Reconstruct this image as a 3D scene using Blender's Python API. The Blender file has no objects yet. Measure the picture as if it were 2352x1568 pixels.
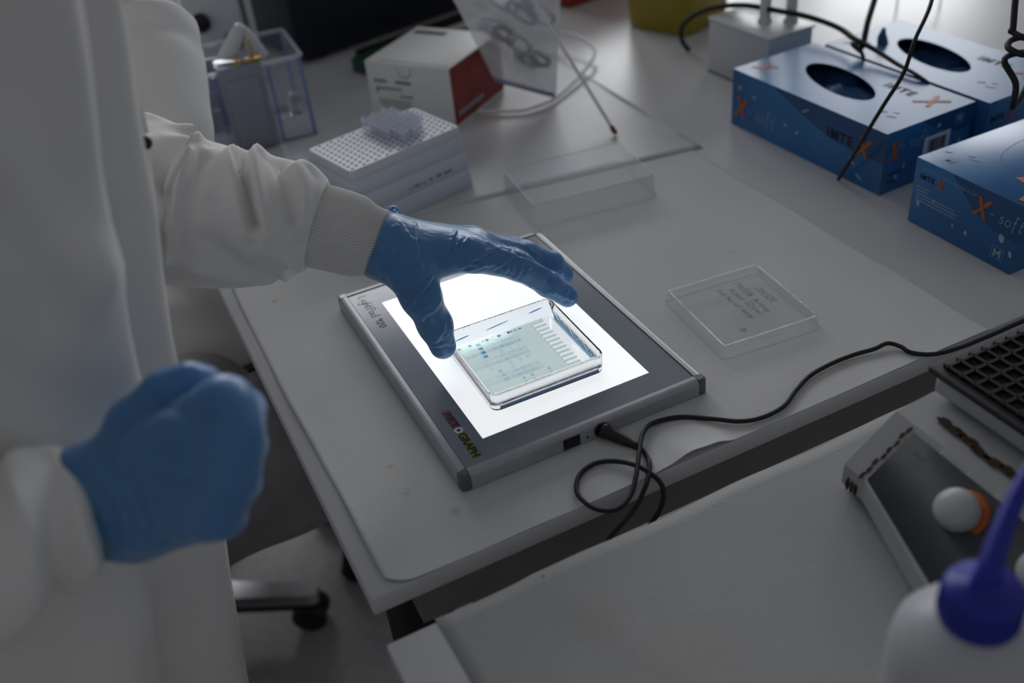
import bpy, bmesh, math, random
import numpy as np
from mathutils import Vector, Matrix, noise

random.seed(7)
S = bpy.context.scene
COL = S.collection

# ------------------------------------------------------------------ camera
cam_d = bpy.data.cameras.new('camera')
cam = bpy.data.objects.new('camera', cam_d)
COL.objects.link(cam)
cam_d.lens = 35.0
cam_d.sensor_width = 36.0
cam_d.clip_start = 0.02
cam_d.dof.use_dof = True
cam_d.dof.focus_distance = 0.83
cam_d.dof.aperture_fstop = 3.4
CR, CU, CF = Vector((.8924, -.4416, -.0927)), Vector((.3272, .4918, .8069)), Vector((.3108, .7504, -.5834))
cam.matrix_world = Matrix(((CR.x, CU.x, -CF.x, -.17006), (CR.y, CU.y, -CF.y, -.529555),
                           (CR.z, CU.z, -CF.z, 1.275994), (0, 0, 0, 1)))
S.camera = cam

# ------------------------------------------------------------------ world, windows' daylight, exposure
world = bpy.data.worlds.new('room_light')
S.world = world
world.use_nodes = True
bg = world.node_tree.nodes['Background']
bg.inputs[0].default_value = (.93, .955, 1.0, 1)
bg.inputs[1].default_value = .165


def area(name, loc, target, sx, sy, power, col):
    d = bpy.data.lights.new(name, 'AREA')
    d.shape = 'RECTANGLE'
    d.size, d.size_y, d.energy, d.color = sx, sy, power, col
    o = bpy.data.objects.new(name, d)
    COL.objects.link(o)
    o.location = loc
    o.rotation_euler = (Vector(target) - Vector(loc)).to_track_quat('-Z', 'Y').to_euler()
    return o


for i_, wx in enumerate((.55, 2.05, 3.55)):
    area('window_daylight', (wx, 2.98, 1.85), (wx - .5, 0, 1.0), 1.1, 1.3, 27.0, (.96, .975, 1.0))

S.view_settings.view_transform = 'Standard'
S.view_settings.look = 'None'
S.view_settings.exposure = 0.0
S.view_settings.gamma = 1.0
S.view_settings.use_curve_mapping = False


# ------------------------------------------------------------------ helpers
def smooth(me, on=True):
    for p in me.polygons:
        p.use_smooth = on


def mesh_from(name, verts, faces, sm=False):
    me = bpy.data.meshes.new(name)
    me.from_pydata([tuple(v) for v in verts], [], [tuple(f) for f in faces])
    me.update()
    if sm:
        smooth(me)
    return me


class MB:
    """collects shapes into one mesh"""
    def __init__(self):
        self.v, self.f, self.s = [], [], []

    def add(self, verts, faces, sm=False):
        n = len(self.v)
        self.v += [Vector(p) for p in verts]
        self.f += [tuple(i + n for i in fc) for fc in faces]
        self.s += [sm] * len(faces)
        return self

    def box(self, x0, x1, y0, y1, z0, z1, bev=0.0, seg=2):
        if bev <= 0:
            v = [(x, y, z) for x in (x0, x1) for y in (y0, y1) for z in (z0, z1)]
            return self.add(v, [(0, 1, 3, 2), (4, 6, 7, 5), (0, 4, 5, 1), (2, 3, 7, 6), (0, 2, 6, 4), (1, 5, 7, 3)])
        bm = bmesh.new()
        bmesh.ops.create_cube(bm, size=1)
        for q in bm.verts:
            q.co = Vector(((x0 + x1) / 2 + q.co.x * (x1 - x0), (y0 + y1) / 2 + q.co.y * (y1 - y0), (z0 + z1) / 2 + q.co.z * (z1 - z0)))
        bmesh.ops.bevel(bm, geom=bm.edges[:], offset=bev, segments=seg, profile=.5, affect='EDGES')
        return self.bm(bm, True)

    def bm(self, bm, sm=False):
        bm.verts.index_update()
        self.add([q.co.copy() for q in bm.verts], [[q.index for q in fc.verts] for fc in bm.faces], sm)
        bm.free()
        return self

    def prism(self, poly, z0, z1, sm=False):
        n = len(poly)
        v = [(p[0], p[1], z0) for p in poly] + [(p[0], p[1], z1) for p in poly]
        f = [tuple(range(n - 1, -1, -1)), tuple(range(n, 2 * n))]
        self.add(v, f)
        self.add(v, [(i, (i + 1) % n, n + (i + 1) % n, n + i) for i in range(n)], sm)
        return self

    def loft(self, rings, cap0=True, cap1=True, sm=True, closed=True):
        n = len(rings[0])
        v = [p for r in rings for p in r]
        f = []
        for i in range(len(rings) - 1):
            for j in range(n if closed else n - 1):
                a, b = i * n + j, i * n + (j + 1) % n
                f.append((a, b, b + n, a + n))
        self.add(v, f, sm)
        if cap0:
            self.add(rings[0], [tuple(range(n - 1, -1, -1))])
        if cap1:
            self.add(rings[-1], [tuple(range(n))])
        return self

    def tube(self, pts, r, seg=10, samples=0, cap=True):
        pts = [Vector(p) for p in pts]
        rr = r if isinstance(r, (list, tuple)) else [r] * len(pts)
        if samples:
            pts, rr = spline(pts, samples, rr)
        rings = []
        nrm = None
        for i, p in enumerate(pts):
            t = (pts[min(i + 1, len(pts) - 1)] - pts[max(i - 1, 0)]).normalized()
            if nrm is None:
                nrm = t.orthogonal().normalized()
            nrm = (nrm - t * nrm.dot(t)).normalized()
            b = t.cross(nrm)
            rings.append([p + (nrm * math.cos(k * 2 * math.pi / seg) + b * math.sin(k * 2 * math.pi / seg)) * rr[i] for k in range(seg)])
        return self.loft(rings, cap, cap)

    def lathe(self, prof, c=(0, 0, 0), axis=(0, 0, 1), seg=32, cap=True):
        ax = Vector(axis).normalized()
        a = ax.orthogonal().normalized()
        b = ax.cross(a)
        c = Vector(c)
        rings = [[c + ax * h + (a * math.cos(k * 2 * math.pi / seg) + b * math.sin(k * 2 * math.pi / seg)) * r for k in range(seg)] for r, h in prof]
        return self.loft(rings, cap, cap)

    def mesh(self, name):
        me = mesh_from(name, self.v, self.f)
        for p, s in zip(me.polygons, self.s):
            p.use_smooth = s
        bm = bmesh.new()
        bm.from_mesh(me)
        bmesh.ops.recalc_face_normals(bm, faces=bm.faces[:])
        bm.to_mesh(me)
        bm.free()
        return me


def spline(pts, k, vals=None):
    """Catmull-Rom through pts, k samples per span"""
    P = [Vector(p) for p in pts]
    P = [P[0] * 2 - P[1]] + P + [P[-1] * 2 - P[-2]]
    V = [vals[0]] + list(vals) + [vals[-1]] if vals is not None else [0] * len(P)
    o, ov = [], []
    for i in range(1, len(P) - 2):
        for j in range(k):
            t = j / k
            a, b, c, d = P[i - 1], P[i], P[i + 1], P[i + 2]
            o.append(.5 * ((2 * b) + (c - a) * t + (2 * a - 5 * b + 4 * c - d) * t * t + (3 * b - a - 3 * c + d) * t ** 3))
            ov.append(V[i] * (1 - t) + V[i + 1] * t)
    o.append(P[-2]); ov.append(V[-2])
    return (o, ov) if vals is not None else o


def obj(name, me, mat, parent=None, world=False):
    if isinstance(me, MB):
        me = me.mesh(name)
    o = bpy.data.objects.new(name, me)
    COL.objects.link(o)
    if mat is not None and not me.materials:
        me.materials.append(mat)
    if parent is not None:
        o.parent = parent
        if world:
            r = parent
            off = Vector((0, 0, 0))
            while r is not None:
                off += Vector(r.location)
                r = r.parent
            me.transform(Matrix.Translation(-off))
    return o


def tag(o, label, cat, group=None):
    o['label'] = label
    o['category'] = cat
    if group:
        o['group'] = group
    return o


def thing(name, label, cat, loc=(0, 0, 0), rz=0.0, group=None):
    o = bpy.data.objects.new(name, None)
    o.empty_display_size = .02
    COL.objects.link(o)
    o.location = loc
    o.rotation_euler = (0, 0, rz)
    return tag(o, label, cat, group)


def struct(name, mb, mat):
    o = obj(name, mb, mat)
    o['kind'] = 'structure'
    return o


def text_mesh(body, size, shear=0.0, offset=0.0, align='LEFT', space=1.0):
    c = bpy.data.curves.new('lettering', 'FONT')
    c.body, c.size, c.shear, c.offset, c.align_x, c.space_character = body, size, shear, offset, align, space
    c.resolution_u = 3
    o = bpy.data.objects.new('lettering', c)
    COL.objects.link(o)
    bpy.context.view_layer.update()
    me = bpy.data.meshes.new_from_object(o.evaluated_get(bpy.context.evaluated_depsgraph_get()))
    bpy.data.objects.remove(o)
    bpy.data.curves.remove(c)
    me.name = 'lettering'
    return me


def frame(o, u, v):
    """4x4 placing flat xy artwork on a surface: u is its right, v its up"""
    u, v = Vector(u).normalized(), Vector(v).normalized()
    n = u.cross(v)
    o = Vector(o)
    return Matrix(((u.x, v.x, n.x, o.x), (u.y, v.y, n.y, o.y), (u.z, v.z, n.z, o.z), (0, 0, 0, 1)))


def decal(name, me, mat, parent, F, x=0, y=0, rot=0.0, lift=.00025, sx=1.0):
    me.materials.clear()
    me.transform(F @ Matrix.Translation((x, y, lift)) @ Matrix.Rotation(rot, 4, 'Z') @ Matrix.Diagonal((sx, 1, 1, 1)))
    return obj(name, me, mat, parent)


def flat(polys):
    mb = MB()
    for p in polys:
        mb.add([(q[0], q[1], 0) for q in p], [tuple(range(len(p)))])
    return mb.mesh('print')


def rect(x0, x1, y0, y1):
    return [(x0, y0), (x1, y0), (x1, y1), (x0, y1)]


def ellipse(cx, cy, a, b, n=18, rot=0.0):
    return [(cx + a * math.cos(t) * math.cos(rot) - b * math.sin(t) * math.sin(rot),
             cy + a * math.cos(t) * math.sin(rot) + b * math.sin(t) * math.cos(rot)) for t in [k * 2 * math.pi / n for k in range(n)]]


def rrect(w, d, r, n=5, cx=0, cy=0):
    o = []
    for sx, sy, a0 in ((1, 1, 0), (-1, 1, 90), (-1, -1, 180), (1, -1, 270)):
        for k in range(n + 1):
            a = math.radians(a0 + 90 * k / n)
            o.append((cx + sx * (w / 2 - r) + r * math.cos(a), cy + sy * (d / 2 - r) + r * math.sin(a)))
    return o


# ---- single-stroke handwriting
GLYPH = {
    '0': ['.25,.95 .06,.75 .03,.4 .15,.05 .35,.05 .48,.4 .45,.8 .25,.95'], '1': ['.1,.75 .27,.95 .25,0'], '2': ['.05,.75 .2,.95 .42,.85 .4,.6 .05,.02 .48,.03'],
    '3': ['.05,.88 .25,.97 .42,.78 .2,.53 .44,.35 .3,.05 .04,.1'], '5': ['.45,.95 .12,.94 .08,.55 .35,.55 .42,.25 .25,.02 .04,.1'], '7': ['.04,.92 .46,.93 .2,0', '.12,.5 .42,.5'], '9': ['.44,.8 .25,.97 .06,.8 .12,.58 .42,.68', '.45,.9 .42,.5 .3,.02'],
    'P': ['.08,0 .12,.95', '.1,.92 .4,.9 .42,.6 .12,.48'], 'B': ['.08,0 .12,.95 .38,.88 .34,.58 .12,.5 .42,.4 .4,.08 .08,0'], 'A': ['.0,0 .24,.95 .46,0', '.1,.38 .4,.4'], 'C': ['.46,.85 .25,.97 .05,.6 .1,.15 .3,.0 .48,.12'],
    'L': ['.1,.95 .04,.3 .12,.02 .45,.0'], 'X': ['.05,.95 .45,0', '.45,.95 .05,0'],
    'a': ['.42,.45 .2,.52 .04,.25 .15,.02 .38,.15 .42,.48', '.42,.48 .4,.1 .5,.02'], 'c': ['.4,.45 .2,.52 .05,.25 .18,.02 .42,.1'], 'd': ['.4,.45 .18,.5 .04,.22 .16,.02 .38,.15', '.45,1.0 .4,.1 .5,.02'], 'e': ['.06,.25 .38,.3 .3,.5 .1,.42 .05,.15 .2,.0 .42,.1'],
    'g': ['.4,.45 .2,.52 .04,.28 .16,.05 .38,.18', '.42,.5 .38,-.25 .2,-.38 .03,-.22'], 'h': ['.08,1.0 .06,0', '.06,.3 .24,.5 .38,.4 .38,.0'], 'i': ['.15,.5 .13,.08 .22,.0', '.17,.72 .19,.76'], 'l': ['.12,1.0 .08,.15 .18,.0 .26,.04'], 'n': ['.06,.5 .06,0', '.06,.3 .22,.5 .36,.42 .36,.0'],
    'o': ['.22,.52 .05,.35 .08,.08 .25,.0 .42,.2 .38,.45 .22,.52'], 'p': ['.08,.5 .04,-.38', '.07,.35 .25,.52 .42,.35 .3,.05 .07,.1'], 'r': ['.06,.5 .06,0', '.06,.28 .2,.48 .36,.46'], 's': ['.36,.46 .18,.52 .08,.38 .32,.2 .28,.02 .04,.05'], 't': ['.18,.9 .14,.12 .24,.0 .36,.05', '.02,.55 .36,.57'], 'f': ['.42,.88 .3,1.0 .2,.85 .16,-.3', '.04,.5 .36,.52'],
    'u': ['.06,.5 .06,.1 .2,.0 .36,.15 .38,.5', '.38,.5 .38,.05 .46,.0'], 'w': ['.04,.5 .1,.02 .24,.4 .36,.02 .46,.5'], 'y': ['.05,.5 .1,.15 .3,.15 .4,.5', '.4,.5 .32,-.2 .15,-.38 .02,-.25'], '-': ['.06,.35 .36,.37'], '.': ['.1,.02 .14,.05'], 'm': ['.04,.5 .04,0', '.04,.3 .16,.5 .26,.4 .26,0', '.26,.3 .38,.5 .5,.42 .5,0'],
    'I': ['.15,.95 .13,0'], 'x': ['.04,.5 .38,0', '.36,.5 .02,0'],
}


def hand_text(body, size, width, shear=.15, jitter=.03, space=1.0, seed=1):
    r = random.Random(seed)
    mb = MB()
    x = 0
    for ch in body:
        if ch == ' ':
            x += .38 * space
            continue
        adv = 0
        dy, ds = r.uniform(-jitter, jitter), 1 + r.uniform(-jitter, jitter) * 2
        for st in GLYPH.get(ch, []):
            pts = [tuple(map(float, q.split(','))) for q in st.split()]
            adv = max(adv, max(p[0] for p in pts))
            P3 = [Vector(((x + p[0] * ds + (p[1] * ds) * shear) * size, (p[1] * ds + dy) * size, 0)) for p in pts]
            if len(P3) > 2:
                P3 = spline(P3, 4)
            L, R = [], []
            for i, p in enumerate(P3):
                t = (P3[min(i + 1, len(P3) - 1)] - P3[max(i - 1, 0)])
                t = t.normalized() if t.length > 1e-9 else Vector((1, 0, 0))
                n = Vector((-t.y, t.x, 0)) * width / 2
                L.append(p + n); R.append(p - n)
            k = len(P3)
            mb.add(L + R, [(i, i + 1, k + i + 1, k + i) for i in range(k - 1)])
        x += (adv + .14) * space
    return mb.mesh('lettering')


def fit(me, w, h=None):
    xs = [q.co.x for q in me.vertices]; ys = [q.co.y for q in me.vertices]
    a, b = min(xs), max(xs)
    k = w / (b - a)
    kh = h / (max(ys) - min(ys)) if h else 1
    for q in me.vertices:
        q.co.x = (q.co.x - a) * k
        q.co.y *= kh
    return me


# ---- implicit surfaces: tapered capsules blended together, meshed with surface nets (hands and knots)
def sdf_mesh(name, bones, k=.008, h=.0018, disp=None):
    """bones: (ax,ay,az,ra, bx,by,bz,rb[,k])"""
    A = np.array([b[:8] for b in bones], float)
    pad = .012
    lo = np.minimum(A[:, 0:3] - A[:, 3:4], A[:, 4:7] - A[:, 7:8]).min(0) - pad
    hi = np.maximum(A[:, 0:3] + A[:, 3:4], A[:, 4:7] + A[:, 7:8]).max(0) + pad
    n = np.ceil((hi - lo) / h).astype(int) + 1
    X = np.stack(np.meshgrid(*[lo[i] + h * np.arange(n[i]) for i in range(3)], indexing='ij'), -1).astype(np.float32)
    D = None
    for b in bones:
        a, ra, c, rb = np.array(b[0:3], np.float32), b[3], np.array(b[4:7], np.float32), b[7]
        kk = b[8] if len(b) > 8 else k
        d = c - a
        L2 = max(float(d @ d), 1e-12)
        t = np.clip(((X - a) @ d) / L2, 0, 1)
        q = np.linalg.norm(X - a - t[..., None] * d, axis=-1) - (ra + (rb - ra) * t)
        if D is None:
            D = q
        else:
            m = np.clip(.5 + .5 * (D - q) / kk, 0, 1)
            D = D * (1 - m) + q * m - kk * m * (1 - m)
    if disp is not None:
        near = np.abs(D) < .012
        D[near] -= disp(X[near])
    s = D < 0
    c = np.zeros(tuple(n - 1), int)
    for i in (0, 1):
        for j in (0, 1):
            for l in (0, 1):
                c += s[i:n[0] - 1 + i, j:n[1] - 1 + j, l:n[2] - 1 + l]
    act = (c > 0) & (c < 8)
    idx = -np.ones(c.shape, int)
    cells = np.argwhere(act)
    idx[act] = np.arange(len(cells))
    acc = np.zeros((len(cells), 3)); cnt = np.zeros(len(cells))
    for ax in range(3):
        o1, o2 = [x for x in range(3) if x != ax]
        for p in (0, 1):
            for q in (0, 1):
                off = np.zeros(3, int); off[o1] = p; off[o2] = q
                i0 = cells + off
                i1 = i0.copy(); i1[:, ax] += 1
                d0, d1 = D[tuple(i0.T)], D[tuple(i1.T)]
                cr = (d0 < 0) != (d1 < 0)
                t = np.where(cr, d0 / np.where(d0 - d1 == 0, 1, d0 - d1), 0)
                pos = i0.astype(float); pos[:, ax] += t
                acc[cr] += pos[cr]; cnt[cr] += 1
    V = lo + h * acc / cnt[:, None]
    F = []
    for ax in range(3):
        o1, o2 = (ax + 1) % 3, (ax + 2) % 3
        sl0 = [slice(None)] * 3; sl1 = [slice(None)] * 3
        sl0[ax] = slice(0, -1); sl1[ax] = slice(1, None)
        e = np.argwhere(s[tuple(sl0)] != s[tuple(sl1)])
        e = e[(e[:, o1] > 0) & (e[:, o2] > 0) & (e[:, o1] < n[o1] - 1) & (e[:, o2] < n[o2] - 1)]
        q = []
        for p, r in ((0, 0), (1, 0), (1, 1), (0, 1)):
            g = e.copy(); g[:, o1] -= p; g[:, o2] -= r
            q.append(idx[tuple(g.T)])
        q = np.stack(q, 1)
        ins = s[tuple(e.T)]
        q[~ins] = q[~ins][:, ::-1]
        F.append(q)
    F = np.concatenate(F)
    F = F[(F >= 0).all(1)]
    me = bpy.data.meshes.new(name)
    me.from_pydata(V.tolist(), [], F.tolist())
    me.update()
    smooth(me)
    return me


# ------------------------------------------------------------------ materials (all node based)
MATS = {}


def mat(name, col, rough=.5, metal=0.0, spec=.5, noise_amt=0.0, noise_scale=20.0, bump=0.0, bump_scale=200.0,
        emit=None, emit_s=0.0, trans=0.0, ior=1.45, alpha=1.0, sheen=0.0, col2=None, coat=0.0, stretch=None):
    m = bpy.data.materials.new(name)
    m.use_nodes = True
    nt = m.node_tree
    b = nt.nodes['Principled BSDF']
    b.inputs['Base Color'].default_value = (*col, 1)
    b.inputs['Roughness'].default_value = rough
    b.inputs['Metallic'].default_value = metal
    b.inputs['Specular IOR Level'].default_value = spec
    b.inputs['IOR'].default_value = ior
    b.inputs['Transmission Weight'].default_value = trans
    b.inputs['Alpha'].default_value = alpha
    b.inputs['Sheen Weight'].default_value = sheen
    b.inputs['Coat Weight'].default_value = coat
    if emit:
        b.inputs['Emission Color'].default_value = (*emit, 1)
        b.inputs['Emission Strength'].default_value = emit_s
    tc = nt.nodes.new('ShaderNodeTexCoord')
    src = tc.outputs['Object']
    if stretch:
        mp = nt.nodes.new('ShaderNodeMapping')
        mp.inputs['Scale'].default_value = stretch
        nt.links.new(src, mp.inputs['Vector'])
        src = mp.outputs['Vector']
    if noise_amt > 0 or col2:
        n = nt.nodes.new('ShaderNodeTexNoise')
        n.inputs['Scale'].default_value = noise_scale
        n.inputs['Detail'].default_value = 4
        nt.links.new(src, n.inputs['Vector'])
        r = nt.nodes.new('ShaderNodeValToRGB')
        r.color_ramp.elements[0].position = .35
        r.color_ramp.elements[1].position = .65
        c2 = col2 or tuple(c * (1 - noise_amt) for c in col)
        r.color_ramp.elements[0].color = (*c2, 1)
        r.color_ramp.elements[1].color = (*col, 1)
        nt.links.new(n.outputs['Fac'], r.inputs['Fac'])
        nt.links.new(r.outputs['Color'], b.inputs['Base Color'])
    if bump > 0:
        n2 = nt.nodes.new('ShaderNodeTexNoise')
        n2.inputs['Scale'].default_value = bump_scale
        n2.inputs['Detail'].default_value = 3
        nt.links.new(src, n2.inputs['Vector'])
        bp = nt.nodes.new('ShaderNodeBump')
        bp.inputs['Strength'].default_value = bump
        bp.inputs['Distance'].default_value = .001
        nt.links.new(n2.outputs['Fac'], bp.inputs['Height'])
        nt.links.new(bp.outputs['Normal'], b.inputs['Normal'])
    MATS[name] = m
    return m


def clear_mat(name, tint=(.93, .95, .97), haze=0.0, haze_col=(.8, .82, .86), rough=.08, gloss=1.0, bump=0.0, bump_scale=60.0, edge=.30):
    """thin clear plastic: see-through, mirror-like at a glance, a little milky"""
    m = bpy.data.materials.new(name)
    m.use_nodes = True
    nt = m.node_tree
    nt.nodes.clear()
    out = nt.nodes.new('ShaderNodeOutputMaterial')
    tr = nt.nodes.new('ShaderNodeBsdfTransparent')
    tr.inputs[0].default_value = (*tint, 1)
    gl = nt.nodes.new('ShaderNodeBsdfGlossy')
    gl.inputs['Roughness'].default_value = rough
    gl.inputs['Color'].default_value = (gloss, gloss, gloss, 1)
    fr = nt.nodes.new('ShaderNodeLayerWeight')
    fr.inputs[0].default_value = .5
    pw = nt.nodes.new('ShaderNodeMath'); pw.operation = 'POWER'
    pw.inputs[1].default_value = 3.0
    nt.links.new(fr.outputs['Facing'], pw.inputs[0])
    ma = nt.nodes.new('ShaderNodeMath'); ma.operation = 'MULTIPLY_ADD'
    ma.inputs[1].default_value, ma.inputs[2].default_value = edge, .03
    nt.links.new(pw.outputs[0], ma.inputs[0])
    mx = nt.nodes.new('ShaderNodeMixShader')
    nt.links.new(ma.outputs[0], mx.inputs[0])
    nt.links.new(tr.outputs[0], mx.inputs[1])
    nt.links.new(gl.outputs[0], mx.inputs[2])
    last = mx
    if haze > 0:
        df = nt.nodes.new('ShaderNodeBsdfDiffuse')
        df.inputs[0].default_value = (*haze_col, 1)
        tl = nt.nodes.new('ShaderNodeBsdfTranslucent')
        tl.inputs[0].default_value = (*haze_col, 1)
        m0 = nt.nodes.new('ShaderNodeMixShader')
        m0.inputs[0].default_value = .5
        nt.links.new(df.outputs[0], m0.inputs[1])
        nt.links.new(tl.outputs[0], m0.inputs[2])
        m2 = nt.nodes.new('ShaderNodeMixShader')
        m2.inputs[0].default_value = haze
        nt.links.new(mx.outputs[0], m2.inputs[1])
        nt.links.new(m0.outputs[0], m2.inputs[2])
        last = m2
    if bump > 0:
        tc = nt.nodes.new('ShaderNodeTexCoord')
        n2 = nt.nodes.new('ShaderNodeTexNoise')
        n2.inputs['Scale'].default_value = bump_scale
        n2.inputs['Detail'].default_value = 3
        nt.links.new(tc.outputs['Object'], n2.inputs['Vector'])
        bp = nt.nodes.new('ShaderNodeBump')
        bp.inputs['Strength'].default_value = bump
        bp.inputs['Distance'].default_value = .004
        nt.links.new(n2.outputs['Fac'], bp.inputs['Height'])
        for s_ in (gl, fr):
            nt.links.new(bp.outputs['Normal'], s_.inputs['Normal'])
    nt.links.new(last.outputs[0], out.inputs[0])
    MATS[name] = m
    return m


mat('floor_vinyl', (.62, .59, .595), .5, noise_amt=.12, noise_scale=60)
mat('wall_paint', (.55, .56, .58), .8, noise_amt=.04, noise_scale=4)
mat('bench_laminate', (.60, .60, .61), .30, noise_amt=.03, noise_scale=9)
mat('bench_edge', (.42, .40, .37), .5, noise_amt=.08, noise_scale=30)
mat('apron_grey', (.20, .195, .185), .55, noise_amt=.08, noise_scale=25)
mat('steel', (.62, .62, .64), .25, 1.0, noise_amt=.05)
mat('black_plastic', (.012, .012, .014), .38, noise_amt=.2)
mat('black_rubber', (.010, .011, .014), .6, noise_amt=.2, noise_scale=80, bump=.2)
mat('alu_frame', (.42, .43, .45), .36, .25, noise_amt=.10, noise_scale=70)
mat('alu_corner', (.13, .14, .15), .45, .2, noise_amt=.1)
mat('pad_panel', (.265, .29, .33), .14, noise_amt=.03, noise_scale=30)
mat('pad_light', (.8, .8, .8), .3, emit=(.955, .985, 1.0), emit_s=.75)
mat('ink_dark', (.02, .025, .05), .5, noise_amt=.1)
mat('ink_black', (.008, .008, .008), .5, noise_amt=.1)
mat('ink_grey', (.16, .17, .20), .6, noise_amt=.1)
mat('ink_white', (.72, .74, .78), .5, noise_amt=.05)
mat('print_pale', (.36, .48, .60), .5, noise_amt=.1)
mat('print_magenta', (.20, .018, .06), .5, noise_amt=.1)
mat('print_yellow', (.26, .24, .03), .5, noise_amt=.1)
mat('print_orange', (.50, .13, .015), .45, noise_amt=.15, noise_scale=200)
mat('glove_box_card', (.035, .185, .44), .30, col2=(.022, .12, .32), noise_scale=9)
mat('glove_box_wave', (.020, .085, .24), .26, noise_amt=.1, noise_scale=12)
mat('glove_box_inner', (.015, .04, .09), .8, noise_amt=.2)
mat('glove_nitrile_box', (.03, .12, .30), .5, noise_amt=.25, noise_scale=60, bump=.5, bump_scale=60)
mat('tip_rack_plastic', (.58, .62, .72), .40, noise_amt=.03)
mat('tip_plate', (.62, .64, .70), .40, noise_amt=.03)
mat('hole_blue', (.05, .07, .15), .6, noise_amt=.1)
mat('kit_card', (.74, .74, .73), .55, noise_amt=.04, noise_scale=12)
mat('kit_red', (.30, .035, .022), .5, noise_amt=.35, noise_scale=30)
mat('kit_shade', (.10, .105, .12), .6, noise_amt=.1)
mat('gold_wire', (.55, .33, .05), .3, .9, noise_amt=.1)
mat('white_plastic', (.66, .67, .69), .32, noise_amt=.03)
mat('core_grey', (.27, .28, .35), .4, noise_amt=.1)
mat('navy_case', (.006, .011, .024), .55, noise_amt=.25, noise_scale=14, bump=.15, bump_scale=30)
mat('dark_green', (.012, .07, .045), .5, noise_amt=.2)
mat('pale_yellow', (.45, .40, .16), .6, noise_amt=.1)
mat('sharps_yellow', (.34, .25, .018), .42, noise_amt=.10, noise_scale=10)
mat('red_plastic', (.35, .02, .015), .4, noise_amt=.1)
mat('red_cap', (.22, .045, .02), .5, noise_amt=.2)
mat('blue_plastic', (.012, .05, .28), .35, noise_amt=.1)
mat('stand_white', (.58, .59, .62), .28, noise_amt=.03)
mat('stand_shadow', (.12, .12, .14), .5, noise_amt=.1)
mat('shaker_paint', (.40, .41, .42), .45, noise_amt=.08, noise_scale=25)
mat('shaker_panel', (.050, .055, .065), .6, noise_amt=.1, noise_scale=40)
mat('rust', (.085, .045, .012), .8, col2=(.008, .006, .004), noise_scale=160)
mat('knob_grey', (.42, .44, .46), .4, noise_amt=.03)
mat('ring_orange', (.42, .09, .01), .5, noise_amt=.1)
mat('bottle_white', (.50, .51, .54), .42, noise_amt=.03)
mat('cap_blue', (.012, .022, .33), .42, noise_amt=.08)
mat('cuff_knit', (.74, .73, .72), .9, noise_amt=.05, noise_scale=120, bump=.25, bump_scale=900, sheen=.2)
mat('coat_cotton', (.80, .79, .775), .85, noise_amt=.04, noise_scale=8, bump=.12, bump_scale=1400, sheen=.15)
mat('trouser_grey', (.30, .295, .305), .9, noise_amt=.15, noise_scale=40, bump=.2, bump_scale=700)
mat('chair_black', (.008, .008, .009), .55, noise_amt=.2)
mat('tubing_pale', (.78, .80, .84), .45, noise_amt=.05)
mat('snap_metal', (.05, .045, .04), .3, .7, noise_amt=.2)
mat('wad_white', (.50, .52, .56), .5, noise_amt=.1, noise_scale=60)
mat('wad_dark', (.05, .055, .045), .5, noise_amt=.3, noise_scale=60)
mat('zip_violet', (.20, .19, .33), .4, noise_amt=.1)
clear_mat('clear_lid', (.975, .98, .985), .02, rough=.06, edge=.25)
clear_mat('frosted_lid', (.95, .955, .965), .09, (.80, .82, .86), rough=.3, edge=.08, gloss=.35)
clear_mat('clear_tank', (.965, .972, .99), .025, (.85, .88, .98), rough=.05, gloss=1.0, bump=.5, bump_scale=35, edge=.45)
clear_mat('bag_film', (.94, .945, .955), .50, (.75, .76, .79), rough=.15, bump=.9, bump_scale=28)
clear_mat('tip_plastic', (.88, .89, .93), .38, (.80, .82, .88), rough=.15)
clear_mat('edge_blue', (.62, .70, .95), .12, (.5, .6, .95), rough=.05, edge=.5)
clear_mat('foot_highlight', (.95, .96, .99), .45, (.95, .96, 1.0), rough=.05, edge=.5, bump=.8, bump_scale=70)
clear_mat('bubble', (.97, .97, .98), 0, rough=.02)


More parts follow.
